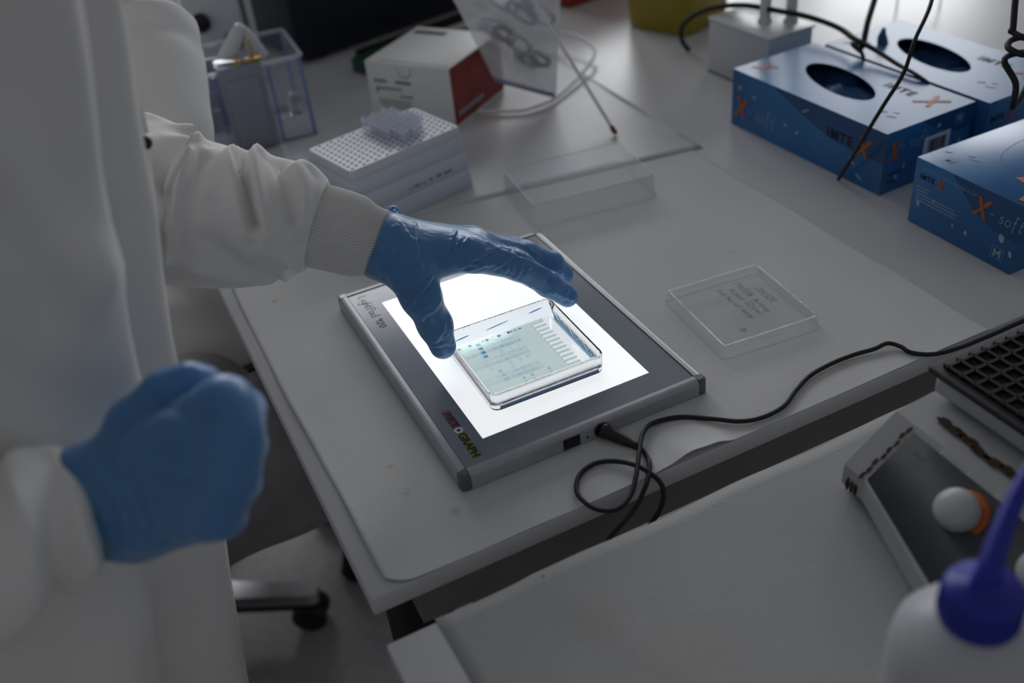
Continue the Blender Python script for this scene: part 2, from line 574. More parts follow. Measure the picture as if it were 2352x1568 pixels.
def paper_mat(name, base, rough, spots):
    m = mat(name, base, rough, bump=.35, bump_scale=420)
    nt = m.node_tree
    b = nt.nodes['Principled BSDF']
    tc = [n for n in nt.nodes if n.type == 'TEX_COORD'][0]
    n1 = nt.nodes.new('ShaderNodeTexNoise')
    n1.inputs['Scale'].default_value = 9
    n1.inputs['Detail'].default_value = 6
    nt.links.new(tc.outputs['Object'], n1.inputs['Vector'])
    r = nt.nodes.new('ShaderNodeValToRGB')
    r.color_ramp.elements[0].position, r.color_ramp.elements[1].position = .3, .7
    r.color_ramp.elements[0].color = (*[c * .92 for c in base], 1)
    r.color_ramp.elements[1].color = (*base, 1)
    nt.links.new(n1.outputs['Fac'], r.inputs['Fac'])
    last = r.outputs['Color']
    for k, (px, py, rad, c, amt) in enumerate(spots):
        d = nt.nodes.new('ShaderNodeVectorMath'); d.operation = 'DISTANCE'
        d.inputs[1].default_value = (px, py, .7508)
        nz = nt.nodes.new('ShaderNodeTexNoise'); nz.inputs['Scale'].default_value = 140
        nt.links.new(tc.outputs['Object'], nz.inputs['Vector'])
        nt.links.new(tc.outputs['Object'], d.inputs[0])
        ad = nt.nodes.new('ShaderNodeMath'); ad.operation = 'MULTIPLY_ADD'
        nt.links.new(nz.outputs['Fac'], ad.inputs[0]); ad.inputs[1].default_value = rad * .8
        nt.links.new(d.outputs['Value'], ad.inputs[2])
        mr = nt.nodes.new('ShaderNodeMapRange')
        mr.inputs[1].default_value, mr.inputs[2].default_value = rad * .55, rad * 1.4
        mr.inputs[3].default_value, mr.inputs[4].default_value = amt, 0
        nt.links.new(ad.outputs[0], mr.inputs[0])
        mx = nt.nodes.new('ShaderNodeMix'); mx.data_type = 'RGBA'
        nt.links.new(mr.outputs[0], mx.inputs[0])
        nt.links.new(last, mx.inputs[6])
        mx.inputs[7].default_value = (*c, 1)
        last = mx.outputs[2]
    nt.links.new(last, b.inputs['Base Color'])
    return m


BL, RD, BR = (.25, .36, .48), (.45, .25, .20), (.34, .27, .20)
paper_mat('bench_paper', (.63, .625, .615), .85, [(-.02, -.022, .006, BL, .5), (-.045, .015, .005, BL, .4), (-.06, .34, .004, BR, .6),
                                                (-.045, .05, .004, RD, .4), (.36, .16, .005, BL, .25), (.19, -.03, .008, BL, .3), (.33, -.04, .01, BR, .15)])
paper_mat('back_paper', (.58, .58, .59), .40, [(.33, .60, .07, RD, .25), (.21, .66, .05, RD, .2), (.40, .58, .03, BL, .2)])
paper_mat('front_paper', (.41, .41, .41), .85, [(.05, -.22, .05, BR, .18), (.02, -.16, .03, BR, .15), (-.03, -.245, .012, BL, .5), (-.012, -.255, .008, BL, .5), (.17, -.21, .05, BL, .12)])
# ------------------------------------------------------------------ the room
struct('floor', MB().box(-2.6, 5.0, -2.4, 3.1, -.05, 0), MATS['floor_vinyl'])
wb = MB()
for x0, x1, z0, z1 in ((-2.6, 0, 0, 3), (1.1, 1.5, 0, 3), (2.6, 3.0, 0, 3), (4.1, 5.0, 0, 3), (0, 1.1, 0, 1.2), (1.5, 2.6, 0, 1.2), (3.0, 4.1, 0, 1.2),
                       (0, 1.1, 2.5, 3), (1.5, 2.6, 2.5, 3), (3.0, 4.1, 2.5, 3)):
    wb.box(x0, x1, 3.0, 3.1, z0, z1)
struct('wall_back', wb, MATS['wall_paint'])
for k, wx in enumerate((.55, 2.05, 3.55)):
    m = MB()
    for a, b, c, d in ((-.55, -.50, 1.2, 2.5), (.50, .55, 1.2, 2.5), (-.5, .5, 1.2, 1.25), (-.5, .5, 2.45, 2.5), (-.02, .02, 1.25, 2.45)):
        m.box(wx + a, wx + b, 3.005, 3.055, c, d)
    struct('window_%d' % (k + 1), m, MATS['white_plastic'])


def bench(name, label, x0, x1, y0, y1, apron):
    t = thing(name, label, 'table', (x0, y0, 0))
    obj('tabletop', MB().box(0, x1 - x0, 0, y1 - y0, .733, .75, .0012, 2), MATS['bench_laminate'], t)
    W, D = x1 - x0, y1 - y0
    ap = MB()
    if apron:
        ap.box(.034, W - .03, .006, .026, .697, .733)
        ap.box(.034, W - .03, D - .026, D - .006, .697, .733)
        ap.box(.034, .05, .026, D - .026, .697, .733)
    obj('apron', ap, MATS['apron_grey'], t)
    for lx, ly in ((.02, .03), (W - .07, .03), (.02, D - .08), (W - .07, D - .08)):
        lg = obj('leg', MB().box(lx, lx + .045, ly, ly + .045, .02, .72, .004), MATS['chair_black'], t)
        obj('foot', MB().lathe([(.024, 0), (.026, .004), (.026, .016), (.018, .022)], (lx + .0225, ly + .0225, 0)), MATS['steel'], lg)
    return t


bench('work_bench', 'white laminate work bench carrying the light box and the glove boxes', -.1035, 1.75, -.067, 1.62, True)
bench('side_table', 'white table standing across a narrow gap in front of the work bench', -.107, 1.5, -.66, -.107, True)


def interp(x, tab):
    if x <= tab[0][0]:
        return tab[0][1]
    for (a, b), (c, d) in zip(tab, tab[1:]):
        if x <= c:
            t = (x - a) / (c - a)
            t = t * t * (3 - 2 * t)
            return b + (d - b) * t
    return tab[-1][1]


def sheet(name, label, nx, ny, fn, m):
    v, f = [], []
    for j in range(ny + 1):
        for i in range(nx + 1):
            v.append(fn(i / nx, j / ny))
    n = len(v)
    v += [(a, b, c - .0003) for a, b, c in v]
    w = nx + 1
    for j in range(ny):
        for i in range(nx):
            a = j * w + i
            f += [(a, a + 1, a + w + 1, a + w), (n + a + w, n + a + w + 1, n + a + 1, n + a)]
    edge = list(range(w)) + [j * w + nx for j in range(1, ny + 1)] + [ny * w + i for i in range(nx - 1, -1, -1)] + [j * w for j in range(ny - 1, 0, -1)]
    for a, b in zip(edge, edge[1:] + edge[:1]):
        f.append((a, n + a, n + b, b))
    me = mesh_from(name, v, f, True)
    return tag(obj(name, me, m), label, 'bench paper')


LIFT = [(-.09, .0015), (-.02, .0004), (.02, .001), (.06, .0003), (.12, .001), (.135, .003), (.158, .0085), (.178, .0065), (.20, .0005), (.27, .0002), (.40, .001), (.47, .0002)]
XL = [(-.067, -.089), (-.04, -.0895), (.03, -.0895), (.09, -.0908), (.19, -.0928), (.27, -.0922), (.34, -.092), (.42, -.090)]


def fn_paper(u, v):
    y0 = -.0668
    y = y0 + (v ** 1.35) * (.43 - y0)
    xl = interp(y, XL)
    xr = .4615 + .0012 * math.sin(y * 40)
    x = xl + (xr - xl) * u
    cut = max(0, .020 - (x - xl))          # rounded near-left corner
    y += cut * cut * 26 * max(0, 1 - (y - y0) / .03)
    e = math.exp(-max(0, y - y0) / .022)
    z = .7506 + interp(x, LIFT) * e
    z += .0028 * math.exp(-(x - xl) / .012) * interp(y, [(-.067, .8), (.0, 1.2), (.06, .35), (.15, .9), (.25, .25), (.4, .6)])
    if 0 < x < .215 and -.01 < y < .3:
        pass
    elif y > .02 or x > .22:
        z += .00012 * (1 + noise.noise(Vector((x * 14, y * 14, 0))))
    return (x, y, z)


sheet('bench_paper', 'white absorbent paper under the light box with a curled front edge', 150, 120, fn_paper, MATS['bench_paper'])


def fn_back(u, v):
    y1 = 1.25
    x = -.095 + u * (.475 + .095)
    yn = .452 - .0815 * u
    y = yn + v * (y1 - yn)
    x += u * .02 * v
    return (x, y, .7511 + .0001 * noise.noise(Vector((x * 10, y * 10, 3))))


sheet('bench_paper', 'second sheet of bench paper lying under the tip rack and the red and white carton', 60, 60, fn_back, MATS['back_paper'])


def fn_front(u, v):
    y1 = -.105
    y = y1 - (1 - v) * .54
    x = -.0715 + .006 * math.sin(y * 30) * .2 + u * 1.35
    if v > .97:
        y += .0012 * math.sin(x * 45)
    z = .7506 + .0016 * math.exp(-abs(x - (.005 + (y + .11) * -.35)) / .006) + .0003 * noise.noise(Vector((x * 12, y * 12, 6)))
    return (x, y, z)


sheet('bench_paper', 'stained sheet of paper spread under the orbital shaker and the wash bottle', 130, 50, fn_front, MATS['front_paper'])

# ------------------------------------------------------------------ light box
PW, PD, ZT, ZB = .2055, .2823, .766, .7513
FW = .0078
pad = thing('light_pad', 'flat grey light box glowing white under the gel dish', 'light box', (0, 0, ZB))
H = ZT - ZB
r_ = .0045


def bar(x0, x1, y0, y1, along):
    mb = MB()
    # rounded extrusion: flat top, softened outer edge
    if along == 'x':
        s = 1 if y0 >= 0 else -1
        yo, yi = (y1, y0) if s > 0 else (y0, y1)
        prof = [(yi, 0), (yi, H), (yo - s * r_, H)] + [(yo - s * r_ * (1 - math.sin(a)), H - r_ * (1 - math.cos(a))) for a in (.5, 1.0, 1.3)] + [(yo, H - r_), (yo, 0)]
        mb.loft([[(x, p, q) for p, q in prof] for x in (x0, x1)], sm=False)
    else:
        s = 1 if x0 >= 0 else -1
        xo, xi = (x1, x0) if s > 0 else (x0, x1)
        prof = [(xi, 0), (xi, H), (xo - s * r_, H)] + [(xo - s * r_ * (1 - math.sin(a)), H - r_ * (1 - math.cos(a))) for a in (.5, 1.0, 1.3)] + [(xo, H - r_), (xo, 0)]
        mb.loft([[(p, y, q) for p, q in prof] for y in (y0, y1)], sm=False)
    return mb


G = .0004
for mb in (bar(G, PW - G, -FW, 0, 'x'), bar(G, PW - G, PD, PD + FW, 'x'), bar(-FW, 0, G, PD - G, 'y'), bar(PW, PW + FW, G, PD - G, 'y')):
    obj('frame_bar', mb, MATS['alu_frame'], pad)
for cx, cy, sx, sy in ((0, 0, -1, -1), (PW, 0, 1, -1), (0, PD, -1, 1), (PW, PD, 1, 1)):
    rings = []
    for z, ins in ((0, 0), (H - .003, 0), (H - .0008, .0006), (H, .002)):
        R = FW - ins
        rings.append([(cx, cy, z)] + [(cx + sx * R * min(1, 1.22 * math.cos(a)) , cy + sy * R * min(1, 1.22 * math.sin(a)), z) for a in [k * math.pi / 2 / 8 for k in range(9)]])
    obj('corner_cap', MB().loft(rings, sm=False), MATS['alu_corner'] if sy < 0 or sx > 0 else MATS['alu_frame'], pad)
LX0, LX1, LY0, LY1 = .0257, .178, .0248, .2535
pm = MB()
zz = H - .0009
for x0, x1, y0, y1 in ((.0007, LX0, .0007, PD - .0012), (LX1, PW - .0007, .0007, PD - .0012), (LX0, LX1, .0007, LY0), (LX0, LX1, LY1, PD - .0012)):
    pm.box(x0, x1, y0, y1, .001, zz)
obj('panel', pm, MATS['pad_panel'], pad)
obj('lit_window', MB().box(LX0, LX1, LY0, LY1, .001, zz), MATS['pad_light'], pad)['label'] = 'glowing white window of the light box'
obj('gap', MB().box(-.001, PW + .001, -.001, PD + .001, .0005, .0009), MATS['black_plastic'], pad)
Fp = frame((0, 0, zz), (0, -1, 0), (1, 0, 0))
decal('lettering', fit(hand_text('LightPad.', .0088, .00045, .0, .0, .85, 3), .0430), MATS['ink_dark'], pad, Fp, -.2750, .0090)
decal('lettering', fit(hand_text('920', .0068, .00070, .08, .0, 1.05, 3), .0155), MATS['ink_dark'], pad, Fp, -.2290, .0098)
# maker's strip: magenta, a dot, yellow
decal('logo_strip', flat([rect(-.0715, -.0475, 0, .0070)]), MATS['print_magenta'], pad, Fp, 0, .0100, lift=.00012)
decal('logo_strip', flat([rect(-.0400, -.0080, 0, .0070)]), MATS['print_yellow'], pad, Fp, 0, .0100, lift=.00012)
decal('lettering', fit(text_mesh('ART', .0090, 0, .0003, space=1.0), .0222), MATS['ink_black'], pad, Fp, -.0706, .0105, lift=.0003)
decal('lettering', fit(text_mesh('GRAPH', .0090, 0, .0003, space=1.0), .0305), MATS['ink_black'], pad, Fp, -.0393, .0105, lift=.0003)
decal('logo_dot', flat([ellipse(-.0438, .0135, .0038, .0036)]), MATS['ink_white'], pad, Fp, lift=.0003)
decal('logo_dot', flat([ellipse(-.0438, .0135, .0017, .0017)]), MATS['blue_plastic'], pad, Fp, lift=.0004)
sw = obj('power_switch', MB().box(.0790, .0938, -FW - .0006, -FW + .001, .0005, .0108, .0003), MATS['black_plastic'], pad)
obj('rocker', MB().prism([(.0805, -FW - .0004), (.0805, -FW - .0022), (.0868, -FW - .0009), (.0924, -FW - .0014), (.0924, -FW - .0004)], .0022, .0092), MATS['black_rubber'], sw)
obj('status_light', MB().lathe([(.0011, 0), (.0011, .0008), (.0005, .0011)], (.1003, -FW, .0045), (0, -1, 0), 12), MATS['blue_plastic'], pad)
obj('power_socket', MB().lathe([(.0066, 0), (.0066, .0012), (.0045, .0014), (.0042, .0005)], (.113, -FW, .0068), (0, -1, 0), 24), MATS['black_plastic'], pad)

# ------------------------------------------------------------------ dish with gel
m = bpy.data.materials.new('dish_polystyrene')
m.use_nodes = True
b = m.node_tree.nodes['Principled BSDF']
b.inputs['Base Color'].default_value = (.93, .955, .965, 1)
b.inputs['Transmission Weight'].default_value = 1
b.inputs['Roughness'].default_value = .02
b.inputs['IOR'].default_value = 1.42
nz = m.node_tree.nodes.new('ShaderNodeTexNoise'); nz.inputs['Scale'].default_value = 45
bp = m.node_tree.nodes.new('ShaderNodeBump'); bp.inputs['Strength'].default_value = .05; bp.inputs['Distance'].default_value = .002
m.node_tree.links.new(nz.outputs['Fac'], bp.inputs['Height'])
m.node_tree.links.new(bp.outputs['Normal'], b.inputs['Normal'])
MATS['dish_polystyrene'] = m


def tray_rings(w, d, r, zs, n=6):
    return [[(x, y, z) for x, y in rrect(w - 2 * i, d - 2 * i, max(r - i, .0008), n)] for z, i in zs]


ZD = .76585
dish = thing('gel_dish', 'square clear plastic dish holding a blue stained gel on the glowing window', 'dish', (.0978, .0960, ZD), math.radians(-.9))
dh, dt = .0182, .0014
rings = tray_rings(.1023, .1000, .0065, [(0, .0012), (.0006, .0004), (.0012, 0), (dh - .0004, -.0004), (dh, 0), (dh, dt - .0003), (dh - .0004, dt), (.0022, dt + .0003), (.0014, dt + .0012)])
obj('dish_wall', MB().loft(rings, True, True), MATS['dish_polystyrene'], dish)


def trans_mat(name, c, gloss=.04, attr=None):
    m = bpy.data.materials.new(name)
    m.use_nodes = True
    nt = m.node_tree
    nt.nodes.clear()
    out = nt.nodes.new('ShaderNodeOutputMaterial')
    tr = nt.nodes.new('ShaderNodeBsdfTransparent')
    tr.inputs[0].default_value = (*c, 1)
    if attr:
        at = nt.nodes.new('ShaderNodeAttribute')
        at.attribute_name = attr
        nt.links.new(at.outputs['Color'], tr.inputs[0])
    else:
        tc = nt.nodes.new('ShaderNodeTexCoord')
        n = nt.nodes.new('ShaderNodeTexNoise'); n.inputs['Scale'].default_value = 70
        nt.links.new(tc.outputs['Object'], n.inputs['Vector'])
        r = nt.nodes.new('ShaderNodeValToRGB')
        r.color_ramp.elements[0].color = (*[q * .96 for q in c], 1)
        r.color_ramp.elements[1].color = (*c, 1)
        nt.links.new(n.outputs['Fac'], r.inputs['Fac'])
        nt.links.new(r.outputs['Color'], tr.inputs[0])
    gl = nt.nodes.new('ShaderNodeBsdfGlossy'); gl.inputs['Roughness'].default_value = .1
    mx = nt.nodes.new('ShaderNodeMixShader'); mx.inputs[0].default_value = gloss
    nt.links.new(tr.outputs[0], mx.inputs[1]); nt.links.new(gl.outputs[0], mx.inputs[2])
    nt.links.new(mx.outputs[0], out.inputs[0])
    MATS[name] = m
    return m


trans_mat('gel_sheet', (.84, .895, .875), .02)
trans_mat('stain_blue', (.22, .46, .62), .06)
trans_mat('stain_deep', (.05, .20, .36), .06)
trans_mat('stain_grey', (.45, .58, .66), .04)
trans_mat('gel_outline', (.42, .47, .50), .02)
trans_mat('gel_bands', (1, 1, 1), 0, 'stain')

# pooled stain seen low on the walls
hx, hy = .1023 / 2, .1000 / 2
obj('stain_band', MB().box(-hx + .006, hx - .006, -hy - .0005, -hy - .0002, .0012, .0050), MATS['stain_deep'], dish)['label'] = 'dark blue stain pooled along the front wall'
obj('stain_band', MB().box(hx - dt - .0010, hx - dt - .0004, -hy + .012, hy - .012, .0020, .0062), MATS['stain_grey'], dish)
for cx, cz, a, b_ in ((.036, .0105, .0070, .0008), (-.002, .0088, .0120, .0006), (-.036, .0080, .0070, .0007)):
    q = ellipse(cx, cz, a, b_, 14, .10)
    obj('stain_smear', MB().add([(p[0], hy - dt - .0002, p[1]) for p in q], [tuple(range(14))]), MATS['stain_deep'], dish)
for cx, cz, a, b_ in ((-.036, .0065, .0065, .0008), (.043, .0075, .0040, .0006)):
    q = ellipse(cx, cz, a, b_, 14, .1)
    obj('stain_smear', MB().add([(p[0], -hy + dt + .0002, p[1]) for p in q], [tuple(range(14))]), MATS['stain_deep'], dish)
for k in range(9):
    q = ellipse(-.034 + k * .0085, .0085 + .0006 * math.sin(k * 2.1), .0062, .0013, 12, .35)
    obj('stain_smear', MB().add([(hx - dt - .0012, p[0], p[1]) for p in q], [tuple(range(12))]), MATS['stain_deep'], dish)

gel = thing('protein_gel', 'pale green gel slab with rows of blue bands lying in the clear dish', 'gel', (.0978, .0960, ZD + .0016), math.radians(-.9))
# gel outline: notched with thirteen comb wells along its right hand side
gx0, gx1, gy0, gy1 = -.0462, .0275, -.0440, .0440
nw = 13
pts = [(gx0 + .004, gy0), (gx1 + .012, gy0)]
pitch = (gy1 - gy0 - .006) / nw
for k in range(nw):
    a = gy0 + .003 + k * pitch
    hw = pitch * .38
    c = a + pitch / 2
    pts += [(gx1 + .012, c - hw), (gx1 + .0015, c - hw), (gx1, c - hw + .0010), (gx1, c + hw - .0010), (gx1 + .0015, c + hw), (gx1 + .012, c + hw)]
pts += [(gx1 + .012, gy1), (gx0 + .005, gy1), (gx0 + .001, gy1 - .003), (gx0, gy1 - .01), (gx0, gy0 + .004)]
bmg = bmesh.new()
vs = [bmg.verts.new((x, y, 0)) for x, y in pts]
fc = bmg.faces.new(vs)
ext = bmesh.ops.extrude_face_region(bmg, geom=[fc])
for q in ext['geom']:
    if isinstance(q, bmesh.types.BMVert):
        q.co.z += .0012
bmesh.ops.triangulate(bmg, faces=bmg.faces[:])
obj('gel_slab', MB().bm(bmg), MATS['gel_sheet'], gel)
ol = MB()
for (x0, y0), (x1, y1) in zip(pts, pts[1:] + pts[:1]):
    d = Vector((x1 - x0, y1 - y0, 0)); L = d.length
    if L < 1e-6:
        continue
    nrm = Vector((-d.y, d.x, 0)) / L * .00016
    ol.add([(x0 - nrm.x, y0 - nrm.y, .00135), (x1 - nrm.x, y1 - nrm.y, .00135), (x1 + nrm.x, y1 + nrm.y, .00135), (x0 + nrm.x, y0 + nrm.y, .00135)], [(0, 1, 2, 3)])
obj('gel_edge', ol, MATS['gel_outline'], gel)
# bands: lanes run along x, one per well
bv, bf, bc = [], [], []
rb = random.Random(11)


def band(x, y, w, h, s, tint=(.28, .50, .72)):
    n = len(bv)
    # soft edged: inner quad strong, outer ring clear
    for a, st in ((1.0, s), (1.6, 0.0)):
        for sx, sy in ((-1, -1), (1, -1), (1, 1), (-1, 1)):
            bv.append((x + sx * w / 2 * a, y + sy * h / 2 * (1 if a == 1 else 1.25), .0016))
            bc.append(tuple(1 - st * (1 - t) for t in tint) + (1,))
    bf.append((n, n + 1, n + 2, n + 3))
    for i in range(4):
        j = (i + 1) % 4
        bf.append((n + i, n + j, n + 4 + j, n + 4 + i))


lane_y = [gy0 + .003 + (k + .5) * pitch for k in range(nw)]
lane_y = lane_y[::-1]
for li, y in enumerate(lane_y):
    hgt = pitch * .72
    if li in (1, 2, 4, 5, 8, 9):
        base = {1: .40, 2: .66, 4: .36, 5: .62, 8: .40, 9: .54}[li]
        x = -.038 + .001 * li
        while x < .009:
            w = rb.uniform(.0006, .0022)
            dens = .35 + .65 * math.exp(-((x - .0) / .016) ** 2)
            band(x, y, w, hgt, base * dens * rb.uniform(.35, 1.0))
            x += w + rb.uniform(.0003, .0012)
        band(-.02, y, .04, hgt, base * .22)
    elif li in (3, 6):
        for x in (-.03, -.012, -.003, .004):
            band(x, y, rb.uniform(.001, .003), hgt, .18)
    if li in (0, 1, 2, 3):
        band(-.0255 - .0004 * li, y, .0030, hgt * .8, (.55, .95, .95, .8)[li], (.10, .36, .66))
    if li in (7, 8, 9):
        band(-.0245, y, .0028, hgt * .8, .42, (.3, .5, .72))
        band(-.013, y, .002, hgt * .8, .22)
    if li in (10, 11, 12):
        for x in (-.004, -.0115, .012):
            band(x - .0006 * li + .006, y, .0016, hgt * .8, .5, (.34, .5, .66))
for x, s, c in ((-.0425, .85, (.05, .45, .42)), (-.0325, .8, (.1, .3, .55)), (-.0200, .55, (.45, .5, .55)), (-.0160, .9, (.08, .25, .5)), (-.0045, .95, (.06, .2, .5)),
                (.0050, 1, (.02, .05, .3)), (.0075, .8, (.1, .3, .6)), (.0115, .7, (.2, .42, .65)), (.0160, .85, (.12, .32, .6))):
    band(x, gy1 - .0035, .0022, .0022, s, c)
me = mesh_from('gel_band', bv, bf)
ca = me.color_attributes.new('stain', 'FLOAT_COLOR', 'POINT')
for i, c in enumerate(bc):
    ca.data[i].color = c
obj('protein_bands', me, MATS['gel_bands'], gel)['kind'] = 'stuff'
obj('air_bubble', MB().lathe([(.0002, .0010), (.0012, .0008), (.0017, 0)], (-.010, gy1 + .0016, .0016), seg=16), MATS['bubble'], gel)

# ------------------------------------------------------------------ dish lid with handwriting
lid = thing('dish_lid', 'clear square dish lid with black handwriting lying beside the light box', 'dish lid', (.3033, .069, .7512), math.radians(-4.9))
lw, ld, lh = .1000, .1045, .0105
rings = tray_rings(lw, ld, .006, [(0, 0), (lh - .0012, .0008), (lh - .0003, .0012), (lh, .0020), (lh + .0002, .0030), (lh, .0042), (lh - .0006, .006)])
rin = tray_rings(lw, ld, .006, [(lh - .0018, .0066), (lh - .0022, .0026), (0, .0012)])
obj('lid_shell', MB().loft(rings + rin, False, False).add(rings[-1], [tuple(range(len(rings[-1])))]), MATS['clear_lid'], lid)
# moulded ridges catching light: outer top edge, inner bead, foot
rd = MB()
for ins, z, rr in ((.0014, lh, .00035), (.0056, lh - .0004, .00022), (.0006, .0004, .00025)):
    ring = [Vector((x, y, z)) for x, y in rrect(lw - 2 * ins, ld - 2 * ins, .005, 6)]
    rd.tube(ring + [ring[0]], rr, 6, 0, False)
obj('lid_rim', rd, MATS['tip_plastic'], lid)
rt = math.radians(-4.9)
Fl = frame((0, 0, lh - .0004), (math.sin(.06), -1, 0), (1, math.sin(.06), 0))
for s, x, y, wd, hh in (('200320', -.0120, .0240, .0260, .0062), ('P170320B', -.0296, .0130, .0250, .0058), ('Bunting', .0010, .0122, .0225, .0056), ('At prent 522 prec', -.0244, .0035, .0475, .0056), ('Cast two cell decay', -.0290, -.0060, .0525, .0056), ('17', .0320, -.0245, .0062, .0050)):
    decal('handwriting', fit(hand_text(s, hh, .00055, .18, .06, .95, len(s)), wd), MATS['ink_black'], lid, Fl, x, y, lift=.0004)

# ------------------------------------------------------------------ power cable of the light box
cb = thing('power_cable', 'black power cable looping from the light box socket along the bench edge', 'cable', (.113, -.012, .7513))
PZ = .7581
axis = Vector((.50, -.84, -.17)).normalized()
p0 = Vector((.113, -FW - .0009, PZ))
obj('plug', MB().lathe([(.0058, 0), (.0062, .001), (.0062, .004), (.0050, .0055), (.0048, .012), (.0042, .019), (.0030, .027), (.0026, .034), (.0018, .035)], p0, axis, 20), MATS['black_plastic'], cb, True)
ZC = .7534
pe = p0 + axis * .033
path = [pe, (.1295, -.0385, ZC + .001), (.1285, -.0500, ZC), (.1240, -.060, ZC + .001), (.1120, -.0735, .7515), (.0950, -.0825, .742), (.0700, -.0905, .735), (.0420, -.098, .718), (.030, -.094, .700), (.035, -.088, .694),
        (.060, -.086, .700), (.090, -.0865, .712), (.117, -.083, .730), (.1250, -.0755, .7460), (.1180, -.0610, .7555), (.1080, -.0440, .7545), (.0930, -.0350, .7535), (.0760, -.0390, .7535),
        (.0650, -.0530, .7540), (.0640, -.0680, .7545), (.0700, -.0790, .7535), (.0820, -.0835, .7525), (.0960, -.0780, .7535), (.1090, -.0650, .7565), (.1230, -.0470, .7580), (.1380, -.0285, .7570), (.1530, -.0205, .7550),
        (.1753, -.0240, ZC), (.1950, -.0390, ZC), (.2119, -.0535, ZC), (.2300, -.0590, ZC), (.2515, -.0569, ZC), (.2720, -.0465, ZC), (.2936, -.0377, ZC), (.3180, -.0345, ZC), (.3415, -.0351, ZC), (.3600, -.0385, ZC + .0005), (.3736, -.0395, ZC + .0015),
        (.3800, -.0480, ZC + .0008), (.3820, -.0580, ZC), (.3960, -.0690, .7528), (.42, -.0735, .7525), (.45, -.0755, .7535), (.52, -.079, .755), (.70, -.085, .74), (.80, -.09, .60)]
obj('cord', MB().tube(path, .0019, 8, 7), MATS['black_rubber'], cb, True)
# ------------------------------------------------------------------ pipette tip rack box
ZP2 = .7513
TA = math.radians(13.9)
TN = Vector((.0608, .4165))
ux, uy = Vector((math.cos(TA), math.sin(TA))), Vector((-math.sin(TA), math.cos(TA)))
TW, TD, TH = .147, .090, .825 - ZP2
tc_ = TN + ux * TW / 2 + uy * TD / 2
tip = thing('tip_rack', 'pale lilac pipette tip box with a perforated top standing behind the sleeve', 'tip box', (tc_.x, tc_.y, ZP2), TA)


def taper(w, d, zs, r=.005):
    return [[(x, y, z) for x, y in rrect(w + 2 * g, d + 2 * g, r, 4)] for z, g in zs]


def shell(levels):
    return MB().loft(taper(TW, TD, levels), True, True)


obj('base_tray', shell([(0, .0050), (.001, .0056), (.0215, .0046), (.0222, .0038)]), MATS['tip_rack_plastic'], tip)
obj('middle_tier', shell([(.0222, .0036), (.0228, .0042), (.0435, .0030), (.0442, .0022)]), MATS['tip_rack_plastic'], tip)
obj('upper_tier', shell([(.0442, .0020), (.0448, .0026), (.0620, .0016), (.0626, .0008)]), MATS['tip_rack_plastic'], tip)
obj('perforated_plate', shell([(.0626, .0004), (.0632, .0008), (TH - .0012, 0), (TH, -.0014)]), MATS['tip_plate'], tip)
hm = MB()
cols, rows = 19, 10
holes = []
for i in range(cols):
    for j in range(rows):
        x = -TW / 2 + .0065 + i * (TW - .013) / (cols - 1)
        y = -TD / 2 + .0055 + (j + (.5 if i % 2 else 0)) * (TD - .0110) / (rows - .5)
        holes.append((i, j, x, y))
        n = 10
        ring = [(x + .0019 * math.cos(a), y + .0019 * math.sin(a)) for a in [k * 2 * math.pi / n for k in range(n)]]
        hm.add([(p[0], p[1], TH + .0002) for p in ring] + [(p[0], p[1], TH - .0003) for p in ring], [tuple(range(n))] + [(k, (k + 1) % n, n + (k + 1) % n, n + k) for k in range(n)])
o = obj('hole_grid', hm, MATS['hole_blue'], tip)
o['kind'] = 'stuff'
Ft = frame((0, -TD / 2 - .0030, .0335), (1, 0, 0), (0, -.05, 1))
decal('lettering', text_mesh('1-1000 µL  XL  TIP  Rack', .0058, 0, .0002, 'CENTER', 1.0), MATS['ink_grey'], tip, Ft, .022, -.006, .02, lift=.0012)
# tips still standing in the rack
tipme = MB().lathe([(.0016, -.006), (.0020, .004), (.0029, .0125), (.0031, .0135), (.0025, .0135), (.0022, .010)], seg=10, cap=False).mesh('pipette_tip')
tipme.materials.append(MATS['tip_plastic'])
R3 = Matrix.Rotation(TA, 3, 'Z')
for i, j, x, y in holes:
    if 9 <= i <= 15 and 1 <= j <= 9 and not (i == 9 and j < 3) and not (i >= 14 and j < 3) and not (i == 15 and j > 6):
        p = R3 @ Vector((x, y, 0))
        o = bpy.data.objects.new('pipette_tip', tipme)
        COL.objects.link(o)
        o.location = (tc_.x + p.x, tc_.y + p.y, .825)
        tag(o, 'small clear pipette tip standing in the perforated rack', 'pipette tip', 'pipette tips left in the rack')

# ------------------------------------------------------------------ empty rack cover
ca_ = math.radians(-6.4)
cv = Vector((.2228, .3191)) + Vector((math.cos(ca_), math.sin(ca_))) * .0714 + Vector((-math.sin(ca_), math.cos(ca_))) * .0485
cover = thing('rack_cover', 'milky see-through rectangular box cover lying empty beside the tip rack', 'box cover', (cv.x, cv.y, .7514), ca_)
cw, cd_, ch = .1430, .097, .0255


def cring(g, z):
    return [(x, y, z) for x, y in rrect(cw + 2 * g, cd_ + 2 * g, .005, 5)]


obj('cover_shell', MB().loft([cring(.0015, 0), cring(.0003, ch - .003), cring(0, ch - .0008), cring(-.0018, ch), cring(-.0022, ch - .0012), cring(-.0012, ch - .003), cring(0, 0)], False, False).add(cring(-.0018, ch), [tuple(range(24))]), MATS['frosted_lid'], cover)
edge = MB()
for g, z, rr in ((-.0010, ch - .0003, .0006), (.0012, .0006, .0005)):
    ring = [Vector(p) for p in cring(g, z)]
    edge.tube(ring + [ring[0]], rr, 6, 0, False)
obj('cover_rim', edge, MATS['tip_plastic'], cover)

